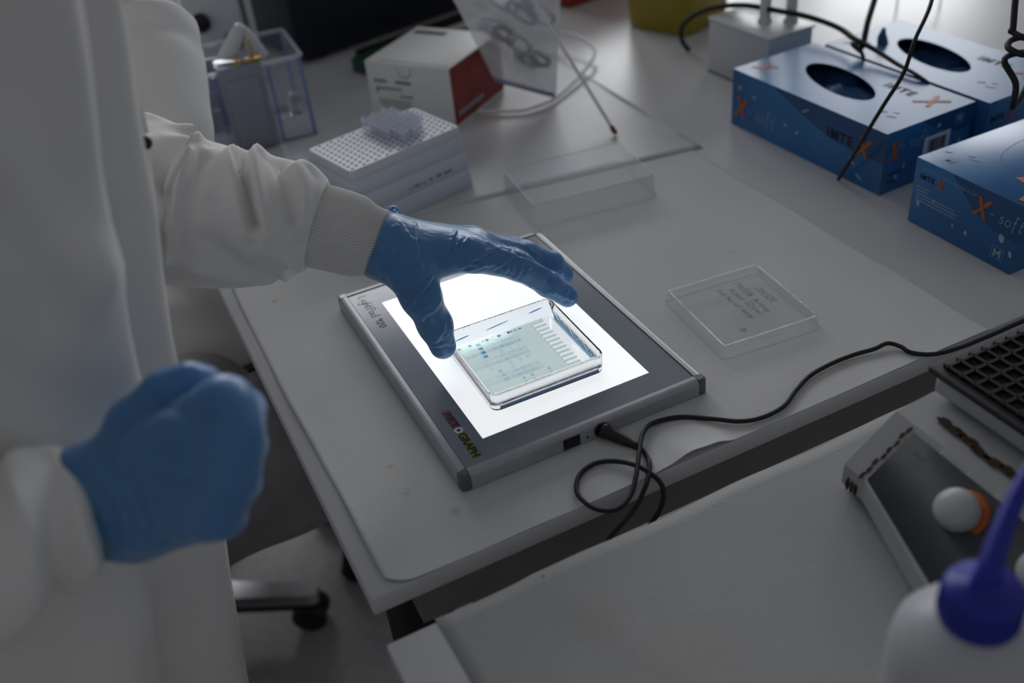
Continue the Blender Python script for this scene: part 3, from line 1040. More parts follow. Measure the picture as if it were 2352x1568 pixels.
# ------------------------------------------------------------------ electrophoresis tank
TZ = ZP2
tank = thing('gel_tank', 'clear plastic electrophoresis tank with gold electrode posts next to the tip rack', 'gel tank', (.035, .772, TZ), math.radians(-4))
tw, td, th = .138, .118, .108
tm = MB()
wt = .0035
for x0, x1, y0, y1, z0, z1 in ((-tw / 2, tw / 2, -td / 2, -td / 2 + wt, 0, th), (-tw / 2, tw / 2, td / 2 - wt, td / 2, 0, th), (-tw / 2, -tw / 2 + wt, -td / 2, td / 2, 0, th), (tw / 2 - wt, tw / 2, -td / 2, td / 2, 0, th), (-tw / 2, tw / 2, -td / 2, td / 2, 0, .005)):
    tm.box(x0, x1, y0, y1, z0, z1)
obj('tank_wall', tm, MATS['clear_tank'], tank)
rim = MB()
ring = [Vector((x, y, th)) for x, y in rrect(tw + .002, td + .002, .006, 4)]
rim.tube(ring + [ring[0]], .0030, 8, 0, False)
obj('rim', rim, MATS['tip_plastic'], tank)  # milky plastic imitates the highlight along the rim
for sx in (-1, 1):
    for sy in (-1, 1):
        obj('corner_highlight', MB().tube([(sx * (tw / 2 - .002), sy * (td / 2 - .002), .002), (sx * (tw / 2 - .002), sy * (td / 2 - .002), th)], .0022, 8), MATS['edge_blue'], tank)  # added tubes, bluish colour imitates the highlights on the corner edges
for sx in (-1, 1):
    obj('moulded_foot', MB().box(sx * .045 - .02, sx * .045 + .02, -td / 2 - .001, -td / 2 + .03, .004, .030, .004), MATS['foot_highlight'], tank)  # milky white haze stands in for bright highlights low on the tank
for sx in (-1, 1):
    obj('sparkle_block', MB().box(sx * .052 - .010, sx * .052 + .010, -td / 2 + .004, -td / 2 + .020, .030, .060, .004), MATS['dish_polystyrene'], tank)  # clear blocks added for their refracted sparkle
obj('inner_highlight', MB().tube([(.026, -td / 2 + .002, .004), (.026, -td / 2 + .002, th - .004)], .0020, 8), MATS['edge_blue'], tank)  # added lines, colour imitates edge highlights in the clear walls
obj('inner_highlight', MB().tube([(-.042, -td / 2 + .002, .004), (-.042, -td / 2 + .002, th - .004)], .0020, 8), MATS['edge_blue'], tank)
core = obj('electrode_core', MB().box(-.036, .018, -td / 2 - .004, -td / 2 + .018, .002, th + .004, .002).box(-.030, .012, -td / 2 - .008, -td / 2 - .003, .010, th - .012, .002), MATS['core_grey'], tank)
obj('core_cap', MB().box(-.038, .006, -td / 2 - .006, -td / 2 + .020, th + .004, th + .012, .0015), MATS['clear_tank'], core)
obj('back_plate', MB().box(-.058, -.018, -.012, -.004, .01, th + .004, .002), MATS['core_grey'], tank)
for px, py, hz in ((-.008, -td / 2 + .004, .020), (.012, -td / 2 + .006, .034), (-.050, .012, .040)):
    obj('electrode_post', MB().lathe([(.0016, 0), (.0016, hz), (.0006, hz + .003)], (px, py, th - .004), seg=10).lathe([(.0042, 0), (.0048, .003), (.0042, .008), (.002, .009)], (px, py, th - .002), seg=12), MATS['gold_wire'], tank)
obj('contact_bar', MB().box(-.012, .022, -td / 2 + .000, -td / 2 + .008, th + .005, th + .009, .001), MATS['gold_wire'], tank)
obj('bridge', MB().tube([(-.030, -.036, th - .004), (-.012, -.026, th + .012), (.004, -.018, th + .032), (.010, -.012, th + .034), (.018, -.008, th + .016), (.026, -.004, th - .008)], [.010, .012, .008, .006, .010, .012], 8, 6), MATS['white_plastic'], tank)
obj('wire_clip', MB().tube([(-.075, -.020, th - .006), (-.072, -.052, th - .016), (-.052, -.0625, th - .020), (-.034, -.063, th - .019), (-.024, -.066, th - .030)], .0020, 8, 5), MATS['clear_lid'], tank)
obj('spout', MB().lathe([(.004, 0), (.004, .006), (.002, .008)], (tw / 2 - .004, .01, th), seg=12), MATS['clear_lid'], tank)

lid2 = thing('upright_cover', 'white and black tank cover standing behind the clear gel tank', 'tank cover', (.045, .965, ZP2), math.radians(-6))
obj('cover_panel', MB().box(-.055, .055, -.012, .012, 0, .150, .004), MATS['stand_white'], lid2)
obj('cover_slot', MB().box(.038, .045, -.0135, -.012, .06, .13), MATS['stand_shadow'], lid2)
for px, pz in ((-.020, .105), (.018, .070)):
    obj('socket', MB().lathe([(.013, 0), (.013, .010), (.008, .014), (.004, .014)], (px, -.012, pz), (0, -1, 0), 16), MATS['black_plastic'], lid2)

bt = thing('blue_tray', 'blue tray with pale contents half hidden between the raised sleeve and the clear tank', 'tray', (-.055, .815, ZP2))
obj('tray_shell', MB().box(-.035, .022, -.045, .05, 0, .022, .003), MATS['blue_plastic'], bt)
obj('tray_insert', MB().box(-.032, .019, -.042, .047, .022, .060, .003), MATS['clear_tank'], bt)

# ------------------------------------------------------------------ red and white carton
KN = Vector((.2550, .6015))
ka = math.atan2(.078, .107)
kw, kd, kh = .132, .128, .834 - ZP2
kux, kuy = Vector((math.cos(ka), math.sin(ka))), Vector((-math.sin(ka), math.cos(ka)))
kc = KN + kux * kw / 2 + kuy * kd / 2
kit = thing('carton', 'white carton with one red side and small print standing behind the tip rack', 'carton', (kc.x, kc.y, ZP2), ka)
obj('carton_body', MB().box(-kw / 2, kw / 2, -kd / 2, kd / 2, 0, kh, .0008), MATS['kit_card'], kit)
obj('red_side', MB().box(-kw / 2 + .001, kw / 2, -kd / 2 - .0006, -kd / 2 + .001, .006, kh - .001), MATS['kit_red'], kit)['label'] = 'dark red printed side of the carton'
# printed front (facing the sleeve): u runs towards the near corner
Fk = frame((-kw / 2, kd / 2, 0), (0, -1, 0), (0, 0, 1))
decal('thumb_notch', flat([[(.060 + .011 * math.cos(a), kh - .006 - .013 * math.sin(a)) for a in [k * math.pi / 14 for k in range(15)]]]), MATS['kit_shade'], kit, Fk, lift=.00010)
decal('thumb_notch', flat([[(.060 + .0102 * math.cos(a), kh - .0055 - .0122 * math.sin(a)) for a in [k * math.pi / 14 for k in range(15)]]]), MATS['kit_card'], kit, Fk, lift=.00025)
pr = []
rk = random.Random(3)
for y, segs, hh in ((.055, ((.010, .030), (.044, .068)), .0045), (.046, ((.012, .052),), .003), (.041, ((.012, .016),), .006), (.037, ((.048, .068),), .003), (.031, ((.013, .066),), .0016), (.0275, ((.013, .062),), .0016), (.024, ((.016, .068),), .0016), (.0205, ((.02, .066),), .0016)):
    for a, b in segs:
        x = a
        while x < b:
            w = rk.uniform(.0014, .0045)
            pr.append(rect(x, min(x + w, b), y, y + hh))
            x += w + .0007
decal('small_print', flat(pr), MATS['ink_grey'], kit, Fk)
decal('small_print', flat([rect(.012, .020, .006, .012)]), MATS['red_plastic'], kit, Fk)
Fkt = frame((-kw / 2, kd / 2, kh), (0, -1, 0), (1, 0, 0))
decal('label_window', flat([rect(.008, .058, .106, .119)]), MATS['kit_shade'], kit, Fkt)
x, pr = .02, []
while x < .118:
    w = rk.uniform(.002, .006)
    pr.append(rect(x, x + w, .006, .0085)); x += w + .001
decal('small_print', flat(pr), MATS['ink_grey'], kit, Fkt)
Fr = frame((-kw / 2, -kd / 2 - .0006, 0), (1, 0, 0), (0, 0, 1))
x, pr = .010, []
while x < .075:
    w = rk.uniform(.003, .007)
    pr.append([(x, .016), (x + w * .7, .016), (x + w * .7 + .003, .0225), (x + .003, .0225)]); x += w + .0010
decal('side_print', flat(pr), MATS['print_pale'], kit, Fr)

# ------------------------------------------------------------------ zip bag
bagA, bagB, bagC, bagD = Vector((.328, .628, .790)), Vector((.404, .606, .7545)), Vector((.470, .690, .905)), Vector((.292, .690, .930))
bagn = (bagB - bagA).cross(bagD - bagA).normalized()
if bagn.dot(CF) > 0:
    bagn = -bagn
bag = thing('zip_bag', 'crumpled clear zip bag with coiled tubing leaning on the red side of the carton', 'plastic bag', tuple(bagB))
nb = 30
v, f = [], []
for side in (1, -1):
    for j in range(nb + 1):
        for i in range(nb + 1):
            s, t = i / nb, j / nb
            p = bagA * (1 - s) * (1 - t) + bagB * s * (1 - t) + bagC * s * t + bagD * (1 - s) * t
            bul = math.sin(math.pi * s) ** .6 * min(1, (t / .25)) ** .7
            q = noise.noise(p * 38) * .006 + noise.noise(p * 90 + Vector((5, 0, 0))) * .003
            v.append(p + bagn * (side * (.016 * bul) + q * bul * 1.2) + (bagB - bagA) * noise.noise(Vector((0, t * 6, side))) * .03 * t)
w = nb + 1
for k in (0, w * w):
    for j in range(nb):
        for i in range(nb):
            a = k + j * w + i
            f.append((a, a + 1, a + w + 1, a + w))
obj('film', mesh_from('film', v, f, True), MATS['bag_film'], bag, True)
z0, z1 = bagA + (bagB - bagA) * .01, bagB
up = (bagD - bagA) * .055
obj('zip_strip', MB().add([z0, z1, z1 + up, z0 + up, z0 + bagn * .0012, z1 + bagn * .0012, z1 + up + bagn * .0012, z0 + up + bagn * .0012], [(0, 1, 2, 3), (4, 5, 6, 7), (0, 1, 5, 4), (3, 2, 6, 7)]), MATS['zip_violet'], bag, True)
rg = random.Random(5)
for kind, cnt in (('wad_white', 7), ('wad_dark', 3)):
    for k in range(cnt):
        s, t = rg.uniform(.3, .8), rg.uniform(.25, .75) if kind == 'wad_white' else rg.uniform(.22, .5)
        c = bagA * (1 - s) * (1 - t) + bagB * s * (1 - t) + bagC * s * t + bagD * (1 - s) * t
        e1, e2 = (bagB - bagA).normalized(), (bagD - bagA).normalized()
        R = rg.uniform(.012, .022)
        pts = [c + e1 * R * math.cos(a) + e2 * R * .7 * math.sin(a) + bagn * .004 * math.sin(2 * a + k) for a in [q * 2 * math.pi / 10 * 1.4 for q in range(12)]]
        obj('coiled_tube', MB().tube(pts, .0028 if kind == 'wad_white' else .0035, 8, 4), MATS[kind], bag, True)

# ------------------------------------------------------------------ thin rod with red tip, and tubing loop
rod = thing('dropper_rod', 'thin translucent rod with a red tip leaning over the zip bag', 'rod', (.41, .4635, ZP2))
rt0, rt1 = Vector((.4100, .4640, .7552)), Vector((.4040, .660, .880))
rd_ = (rt1 - rt0).normalized()
obj('shaft', MB().tube([rt0 + rd_ * .006, rt1 + rd_ * .14], .0024, 10), MATS['tubing_pale'], rod, True)
obj('tip', MB().lathe([(.0022, 0), (.0032, .001), (.0034, .006), (.0030, .011), (.0022, .012)], rt0 - rd_ * .002, rd_, 12), MATS['red_cap'], rod, True)
tb = thing('tubing', 'thin pale tubing curling on the bench paper round the zip bag', 'tubing', (.35, .6, ZP2))
obj('hose', MB().tube([(.300, .632, .7553), (.3146, .6203, .7553), (.3489, .5983, .7553), (.380, .5985, .7553), (.4062, .6073, .7555), (.4609, .6447, .758), (.5120, .690, .763), (.5240, .720, .768), (.5200, .765, .772), (.500, .795, .772), (.470, .805, .765)], .0024, 8, 8), MATS['tubing_pale'], tb, True)

# ------------------------------------------------------------------ things at the back of the bench
nv = thing('instrument_case', 'large dark navy case standing behind the carton and the clear tank', 'case', (.33, 1.13, ZP2), math.radians(14))
obj('case_body', MB().box(-.205, .19, -.115, .16, .004, .31, .018, 3), MATS['navy_case'], nv)
obj('case_band', MB().box(-.19, .18, -.118, -.113, .10, .112, .001), MATS['black_rubber'], nv)
for sx in (-.16, .15):
    obj('case_foot', MB().lathe([(.016, 0), (.014, .006)], (sx, -.08, 0), seg=16), MATS['black_rubber'], nv)
tr_ = thing('tube_tray', 'low grey tray with a dark rim between the navy case and the carton', 'tray', (.345, .945, ZP2), math.radians(14))
obj('tray_base', MB().box(-.10, .12, -.035, .040, 0, .012, .003), MATS['black_plastic'], tr_)
obj('tray_rim', MB().box(-.095, .115, -.036, -.022, .012, .020, .002), MATS['shaker_paint'], tr_)
gr = thing('green_rack', 'small dark green rack peeking out behind the carton', 'rack', (.246, .880, ZP2), math.radians(24))
obj('rack_body', MB().box(-.022, .05, -.02, .03, 0, .022, .003), MATS['dark_green'], gr)
obj('rack_tab', MB().box(-.020, .012, -.029, -.022, 0, .018, .001), MATS['pale_yellow'], gr)

sb = thing('sharps_bin', 'yellow plastic sharps bin standing at the back of the bench', 'sharps bin', (.705, .765, .7503), math.radians(20))


def bring(g, z, r=.02):
    return [(x, y, z) for x, y in rrect(.118 + 2 * g, .118 + 2 * g, r, 5)]


obj('bin_body', MB().loft([bring(-.004, 0), bring(-.001, .003), bring(.010, .19), bring(.011, .20)]), MATS['sharps_yellow'], sb)
obj('bin_lid', MB().loft([bring(.014, .20), bring(.014, .215), bring(.004, .225)]), MATS['red_plastic'], sb)
obj('bin_stain', MB().lathe([(.006, 0), (.004, .0004)], (-.012, -.0555, .010), (0, -1, .05), 10), MATS['rust'], sb)
rb_ = thing('red_box', 'red box at the back of the bench beside the yellow bin', 'box', (.70, 1.015, .7525), math.radians(12))
obj('box_body', MB().box(-.11, .11, -.06, .08, 0, .10, .004), MATS['red_plastic'], rb_)
obj('box_band', MB().box(-.108, .108, -.0612, -.06, .06, .08), MATS['kit_shade'], rb_)

# ------------------------------------------------------------------ white stand with two posts
st = thing('post_stand', 'white block stand carrying two upright white posts behind the glove boxes', 'stand', (.627, .448, .7503), math.radians(3))
sw_, sd_, sh_ = .072, .118, .072
obj('block', MB().box(0, sw_, 0, sd_, 0, sh_, .0008), MATS['stand_white'], st)
obj('cap_plate', MB().box(-.001, sw_ + .004, -.001, sd_ + .002, sh_, sh_ + .003, .0006), MATS['white_plastic'], st)
for px, py in ((.038, .052), (.062, .030)):
    obj('post', MB().lathe([(.0095, 0), (.0095, .003), (.0072, .004), (.0072, .30)], (px, py, sh_ + .003), seg=20), MATS['white_plastic'], st)
obj('foot_shadow', MB().box(-.0006, .0001, .001, sd_, .0005, .0022), MATS['stand_shadow'], st)  # thin dark strip painting the shadow line along the block's foot

# ------------------------------------------------------------------ glove boxes
BL_, BS_, BH_ = .243, .126, .070


def x_mark(s, lean=0.0, seed=0):
    r = random.Random(seed)
    A = [(-.30, .50), (-.14, .52), (.10, .02), (.34, -.46), (.20, -.52), (-.02, -.10), (-.24, .36)]
    B = [(.22, .42), (.40, .50), (.44, .38), (.14, .00), (-.12, -.30), (-.34, -.54), (-.42, -.46), (-.14, -.12), (.06, .12)]
    return [[((x + lean * y) * s, y * s) for x, y in A], [((x + lean * y) * s, y * s + .0) for x, y in B]]


def split_flat(polys, mats_name, nm, parent, F, x, y, lift=.0004):
    for k, p in enumerate(polys):
        decal(nm, flat([p]), MATS[mats_name], parent, F, x, y, lift=lift + .0001 * k)


def glove_box(name, label, corner, rz, slot, faces):
    """local frame: x = short side (toward +x), y = long side; corner is the near-left bottom corner"""
    t = thing(name, label, 'glove box', (corner[0], corner[1], .7503), rz, 'glove boxes on the bench')
    S_, L_, H_ = BS_, BL_, BH_
    bm = bmesh.new()
    # carton with an oval slot in the top
    n = 36
    if slot:
        ov = [(S_ * .50 + .036 * math.sin(a) * (1 if abs(math.sin(a)) < 2 else 1), L_ * .52 + .064 * math.cos(a), H_) for a in [k * 2 * math.pi / n for k in range(n)]]
        ov = [Vector((S_ / 2 + (.027 * math.sin(a)) + .010 * math.cos(a), L_ * .55 + .060 * math.cos(a) + .004 * math.sin(a), H_)) for a in [k * 2 * math.pi / n for k in range(n)]]
        out = []
        for a in [k * 2 * math.pi / n for k in range(n)]:
            dx, dy = math.sin(a), math.cos(a)
            q = min((S_ / 2) / abs(dx) if abs(dx) > 1e-6 else 9, (L_ / 2) / abs(dy) if abs(dy) > 1e-6 else 9)
            out.append(Vector((S_ / 2 + dx * q, L_ / 2 + dy * q, H_)))
        # snap four samples to the exact corners
        for cx, cy in ((0, 0), (S_, 0), (0, L_), (S_, L_)):
            k = min(range(n), key=lambda i: (out[i].x - cx) ** 2 + (out[i].y - cy) ** 2)
            out[k] = Vector((cx, cy, H_))
        mb = MB()
        mb.add(ov + out, [(k, (k + 1) % n, n + (k + 1) % n, n + k) for k in range(n)])
        mb.add(ov + [Vector((p.x, p.y, H_ - .0012)) for p in ov], [(k, (k + 1) % n, n + (k + 1) % n, n + k) for k in range(n)])
        c8 = [(0, 0), (S_, 0), (S_, L_), (0, L_)]
        mb.add([(x, y, 0) for x, y in c8] + [(x, y, H_) for x, y in c8], [(0, 1, 5, 4), (1, 2, 6, 5), (2, 3, 7, 6), (3, 0, 4, 7), (0, 1, 2, 3)])
        obj('carton', mb, MATS['glove_box_card'], t)
        obj('carton_inside', MB().box(.002, S_ - .002, .002, L_ - .002, .001, .030), MATS['glove_box_inner'], t)
        # gloves heaped inside
        v, f = [], []
        g = 22
        for j in range(g + 1):
            for i in range(g + 1):
                x, y = .012 + (S_ - .024) * i / g, .03 + (L_ - .06) * j / g
                z = .050 + .012 * noise.noise(Vector((x * 40, y * 30, slot))) + .006 * noise.noise(Vector((x * 90, y * 80, slot)))
                v.append((x, y, min(z, H_ - .003)))
        for j in range(g):
            for i in range(g):
                a = j * (g + 1) + i
                f.append((a, a + 1, a + g + 2, a + g + 1))
        gl = obj('folded_gloves', mesh_from('folded_gloves', v, f, True), MATS['glove_nitrile_box'], t)
        gl['kind'] = 'stuff'
        if slot == 2:
            obj('glove_finger', MB().tube([(S_ * .5 - .012, L_ * .80, H_ - .012), (S_ * .5 - .014, L_ * .82, H_ + .006), (S_ * .5 - .008, L_ * .84, H_ + .016)], [.007, .006, .002], 8, 4), MATS['glove_nitrile_box'], t)
    else:
        obj('carton', MB().box(0, S_, 0, L_, 0, H_, .0006), MATS['glove_box_card'], t)
        ov = [(S_ / 2 + .030 * math.sin(a), L_ * .55 + .060 * math.cos(a)) for a in [k * 2 * math.pi / 48 for k in range(48)]]
        pf = MB()
        for k in range(0, 48):
            a, b = Vector((*ov[k], 0)), Vector((*ov[(k + 1) % 48], 0))
            b = a + (b - a) * .7
            d = (b - a).normalized() * 0 + Vector((-(b - a).y, (b - a).x, 0)).normalized() * .0003
            pf.add([a - d + Vector((0, 0, H_ + .0002)), b - d + Vector((0, 0, H_ + .0002)), b + d + Vector((0, 0, H_ + .0002)), a + d + Vector((0, 0, H_ + .0002))], [(0, 1, 2, 3)])
        obj('perforated_oval', pf, MATS['ink_dark'], t)
    # seams
    obj('corner_seam', MB().box(-.0004, .0006, -.0004, .0006, 0, H_ - .001), MATS['kit_shade'], t)
    LONG = frame((0, L_, 0), (0, -1, 0), (0, 0, 1))        # left long face, reading toward the near corner
    SHORT = frame((0, 0, 0), (1, 0, 0), (0, 0, 1))         # near short face
    TOP = frame((0, L_, H_), (0, -1, 0), (1, 0, 0))        # top, reading toward the near end
    for fn in faces:
        fn(t, LONG, SHORT, TOP)
    return t


def bubbles(t, F, spots):
    for x, y, a, b, r in spots:
        decal('bubble_print', flat([ellipse(x, y, a, b, 12, r)]), MATS['print_pale'], t, F, lift=.00035)


def m_mark(t, F, x, y, s, boxed=True):
    decal('size_mark', text_mesh('M', s, 0, .0001), MATS['print_pale'], t, F, x, y, lift=.0004)
    if boxed:
        w = .0004
        q = s * .16
        decal('size_frame', flat([rect(-q, s * .80 + q, -q, -q + w), rect(-q, s * .80 + q, s * .72 + q - w, s * .72 + q), rect(-q, -q + w, -q, s * .72 + q), rect(s * .80 + q - w, s * .80 + q, -q, s * .72 + q)]), MATS['print_pale'], t, F, x, y, lift=.0004)


def wave(t, F, x0, x1, top, deep):
    n = 14
    p = [(x0 + (x1 - x0) * k / n, top - deep * math.sin(.5 * math.pi * min(1, k / n * 1.25))) for k in range(n + 1)]
    decal('wave_print', flat([p + [(x1, top)]]), MATS['glove_box_wave'], t, F, lift=.0002)


def brand(t, F, x, y, s, sx=1.0):
    decal('lettering', text_mesh('IMTE', s, 0, .0005 * s / .016, space=1.22), MATS['ink_black'], t, F, x, y, lift=.0005, sx=sx)
    for k, p in enumerate(x_mark(s * 1.55, .10)):
        decal('brush_mark', flat([p]), MATS['print_orange'], t, F, x + s * 3.45 * sx, y + s * .30, lift=.0005 + .0001 * k)


def soft(t, F, x, y, s):
    for k, p in enumerate(x_mark(s * 1.7, .10)):
        decal('brush_mark', flat([p]), MATS['print_orange'], t, F, x, y + s * .4, lift=.0005 + .0001 * k)
    decal('lettering', hand_text('- soft', s * 1.05, s * .055, .12, .02, 1.0), MATS['print_pale'], t, F, x + s * .70, y - s * .1, lift=.0004)


def faces_long(t, LONG, SHORT, TOP):
    wave(t, LONG, .070, .243, .0695, .034)
    soft(t, LONG, .017, .020, .016)
    m_mark(t, LONG, .010, .047, .010, False)
    brand(t, LONG, .160, .0395, .0155)
    bubbles(t, LONG, [(.040, .046, .004, .0012, .5), (.095, .030, .0025, .002, .3), (.115, .027, .004, .0015, .6), (.200, .024, .006, .0014, -.6), (.212, .010, .006, .0012, -.5), (.125, .057, .006, .001, .5)])


def faces_short(t, LONG, SHORT, TOP):
    wave(t, SHORT, .050, .126, .0695, .026)
    for k, p in enumerate(x_mark(.022, .15)):
        decal('brush_mark', flat([p]), MATS['print_orange'], t, SHORT, .013, .047, lift=.0005 + .0001 * k)
    decal('lettering', hand_text('- soft', .0135, .0007, .12, .02, 1.0), MATS['print_pale'], t, SHORT, .022, .045, lift=.0004)
    m_mark(t, SHORT, .101, .054, .010)
    decal('barcode_label', flat([rect(.056, .094, .026, .049)]), MATS['ink_white'], t, SHORT, lift=.0004)
    r = random.Random(2)
    x, pr = .0625, []
    while x < .0885:
        w = r.choice((.0004, .0008, .0013))
        pr.append(rect(x, x + w, .030, .0445)); x += w + r.choice((.0004, .0008))
    decal('barcode', flat(pr), MATS['ink_dark'], t, SHORT, lift=.0006)
    pr = []
    for yy, a, b in ((.0200, .008, .030), (.0115, .008, .020)):
        pr += [rect(a + k * .0040, a + k * .0040 + .003, yy, yy + .002) for k in range(int((b - a) / .004))]
    decal('small_print', flat(pr), MATS['ink_dark'], t, SHORT, lift=.0004)
    bubbles(t, SHORT, [(.030, .026, .0015, .003, 0), (.075, .058, .003, .002, .4), (.020, .016, .002, .003, 0), (.110, .030, .002, .004, .1)])


def faces_top(t, LONG, SHORT, TOP):
    decal('lettering', text_mesh('IMTE', .0165, 0, .0005, space=1.2), MATS['ink_dark'], t, TOP, .150, .088, lift=.0004)
    for k, p in enumerate(x_mark(.030, .1)):
        decal('brush_mark', flat([p]), MATS['print_orange'], t, TOP, .214, .094, lift=.0004 + .0001 * k)
    for k, p in enumerate(x_mark(.024, .1)):
        decal('brush_mark', flat([p]), MATS['print_orange'], t, TOP, .022, .030, lift=.0004 + .0001 * k)
    bubbles(t, TOP, [(.200, .038, .005, .0016, .5), (.215, .034, .006, .0012, .4), (.212, .045, .004, .001, .4)])


def faces_end(t, LONG, SHORT, TOP):
    pass


glove_box('glove_box', 'blue glove box with an open oval slot and a white barcode label', (.5536, .1645), math.radians(2.57), 1, [faces_long, faces_short, faces_top])


def faces_short2(t, LONG, SHORT, TOP):
    decal('lettering', text_mesh('IMTE', .0085, 0, .0003, space=1.2), MATS['ink_black'], t, SHORT, .006, .046, lift=.0004)
    for k, p in enumerate(x_mark(.013, .1)):
        decal('brush_mark', flat([p]), MATS['print_orange'], t, SHORT, .036, .0485, lift=.0005 + .0001 * k)


glove_box('glove_box', 'blue glove box with a blue glove fingertip poking out of its oval slot', (.6865, .158), math.radians(2.57), 2, [faces_short2, faces_top])


def faces_closed(t, LONG, SHORT, TOP):
    # this box is turned: its short side (u = -y) is the one in view, read from its far corner
    F = frame((0, BL_, 0), (1, 0, 0), (0, 0, 1))
    E_ = frame((BS_, BL_, 0), (-1, 0, 0), (0, 0, 1))
    wave(t, E_, .045, .126, .0695, .036)
    brand(t, E_, .007, .0505, .0075)
    pr = []
    r = random.Random(9)
    for k, (a, b) in enumerate(((.006, .022), (.006, .020), (.006, .054), (.006, .058), (.006, .056))):
        x = a
        while x < b:
            w = r.uniform(.0012, .0038)
            pr.append(rect(x, min(x + w, b), .041 - k * .0036, .0422 - k * .0036)); x += w + .0007
    decal('small_print', flat(pr), MATS['print_pale'], t, E_, lift=.0003)
    decal('lettering', hand_text('manufactured in Indonesia for', .0046, .00028, .2, .02, .95), MATS['print_pale'], t, E_, .010, .0605, -.03, lift=.0003)
    soft(t, E_, .083, .046, .0125)
    m_mark(t, E_, .104, .0105, .0120)
    bubbles(t, E_, [(.010, .024, .0020, .0035, .2), (.028, .034, .0015, .0018, 0), (.055, .019, .0012, .0022, .2), (.071, .0185, .0018, .0026, .2), (.110, .031, .0030, .0045, .3), (.122, .020, .0016, .0035, .3)])
    LF = frame((BS_, 0, 0), (0, 1, 0), (0, 0, 1))
    TF = frame((0, BL_, BH_), (1, 0, 0), (0, 1, 0))
    T2 = frame((BS_, BL_, BH_), (-1, 0, 0), (0, -1, 0))
    m_mark(t, T2, .020, .014, .0105)
    for k, p in enumerate(x_mark(.044, .1)):
        decal('brush_mark', flat([p]), MATS['print_orange'], t, T2, .108, .034, 1.0, lift=.0004 + .0001 * k)
    bubbles(t, T2, [(.030, .040, .004, .0012, .3), (.036, .036, .005, .0012, .3), (.010, .030, .004, .001, .6)])


# third box is turned a quarter round: its long side runs away along +x
o3 = glove_box('glove_box', 'unopened blue glove box with a dotted oval on top near the bench edge', (.5405 + BL_, -.0150), math.radians(90.2), 0, [faces_closed])

# ------------------------------------------------------------------ hanging black cables at the back
def cable(label, pts, r, mname='black_rubber', k=8):
    t = thing('black_cable', label, 'cable', tuple(pts[-1]))
    obj('cord', MB().tube(pts, r, 8, k), MATS[mname], t, True)
    return t


cable('thick black cable arching over the white stand and the glove boxes', [(.640, .640, .7540), (.628, .640, .772), (.620, .625, .800), (.630, .590, .826), (.6477, .5351, .842), (.668, .480, .843), (.6843, .4411, .841), (.690, .395, .838), (.682, .358, .836), (.683, .325, .8320), (.6800, .285, .8270), (.6780, .250, .8240), (.6790, .228, .8150), (.6800, .215, .79)], [.0036] * 9 + [.0030, .0026, .0022, .0022, .0022, .0022])
cable('black cable dropping from above and hooked round the arching cable', [(1.02, .64, 2.0), (.96, .57, 1.35), (.845, .470, 1.02), (.800, .435, .930), (.742, .392, .875), (.706, .365, .850), (.6880, .3500, .8330), (.6780, .3450, .8290), (.6720, .350, .8350), (.6700, .342, .8330), (.6735, .333, .8240), (.6757, .330, .795)], [.0036] * 8 + [.0034, .0028, .0022, .0020])
cable('thin black cord hanging in front of the open glove box down to the bench', [(.95, .55, 2.0), (.86, .43, 1.25), (.680, .250, .985), (.6000, .176, .946), (.555, .148, .922), (.5400, .1420, .895), (.5280, .150, .863), (.5260, .165, .830), (.5330, .190, .788), (.5420, .2140, .7528)], .0020)
ck = thing('coiled_cord', 'black coiled handset cord hanging beside the glove boxes', 'cable', (.63, .10, .83))
pc, pts = [(.80, .30, 2.0), (.72, .20, 1.30), (.640, .120, 1.00), (.618, .098, .960), (.604, .083, .938)], []
for a in range(0, 25):
    th_ = a / 24 * 4 * math.pi
    pts.append((.614 + .012 * math.cos(th_ + 2.6), .078 + .012 * math.sin(th_ + 2.6), .936 - a / 24 * .030))
obj('cord', MB().tube(pc + pts[::2] + [(.606, .070, .890), (.603, .066, .872), (.612, .072, .866), (.640, .085, .872), (.70, .12, .90), (.80, .22, 1.15), (.88, .32, 2.0)], .0029, 8, 6), MATS['black_rubber'], ck, True)
wr = thing('wire_rack', 'thin grey wire rack standing at the back of the bench', 'wire rack', (.95, .60, .7503))
wm = MB()
for a, b in (((.90, .74, .80), (.965, .575, .80)), ((.965, .575, .80), (1.02, .545, .80)), ((.99, .70, .80), (1.02, .545, .80)), ((.90, .74, .80), (.90, .74, .7503)), ((.965, .575, .80), (.965, .575, .7503)), ((1.02, .545, .80), (1.02, .545, .7503)), ((.965, .575, .78), (1.02, .545, .78))):
    wm.tube([a, b], .0014, 6)
obj('wire_frame', wm, MATS['steel'], wr, True)

# ------------------------------------------------------------------ orbital shaker
sk = thing('orbital_shaker', 'grey orbital shaker with a black grid mat, dark control panel and rust stains', 'shaker', (.30, -.28, .7511))
ZK = .7511
y0, y1 = -.40, -.150
prof = [(.236, ZK), (.230, ZK + .004), (.2270, .760), (.2279, .7768), (.2700, .8060), (.300, .8085), (.62, .8085), (.62, ZK)]
body = MB()
rings = []
for y in [y1, -.1699] + [-.1725 - i * .0235 for i in range(9)] + [y0]:
    sk_ = max(0, (-.17 - y)) * .36 if y < -.17 else 0
    rings.append([(x - (sk_ if i in (0, 1, 2, 3) else 0), y, z) for i, (x, z) in enumerate(prof)])
body.loft(rings, sm=False)
obj('housing', body, MATS['shaker_paint'], sk, True)
# sloping control panel, following the flaring front of the housing
def slope(y, t):
    k_ = Vector((.2279 - max(0, -.17 - y) * .36, y, .7768))
    return k_ + (Vector((.2700, y, .8060)) - k_) * t


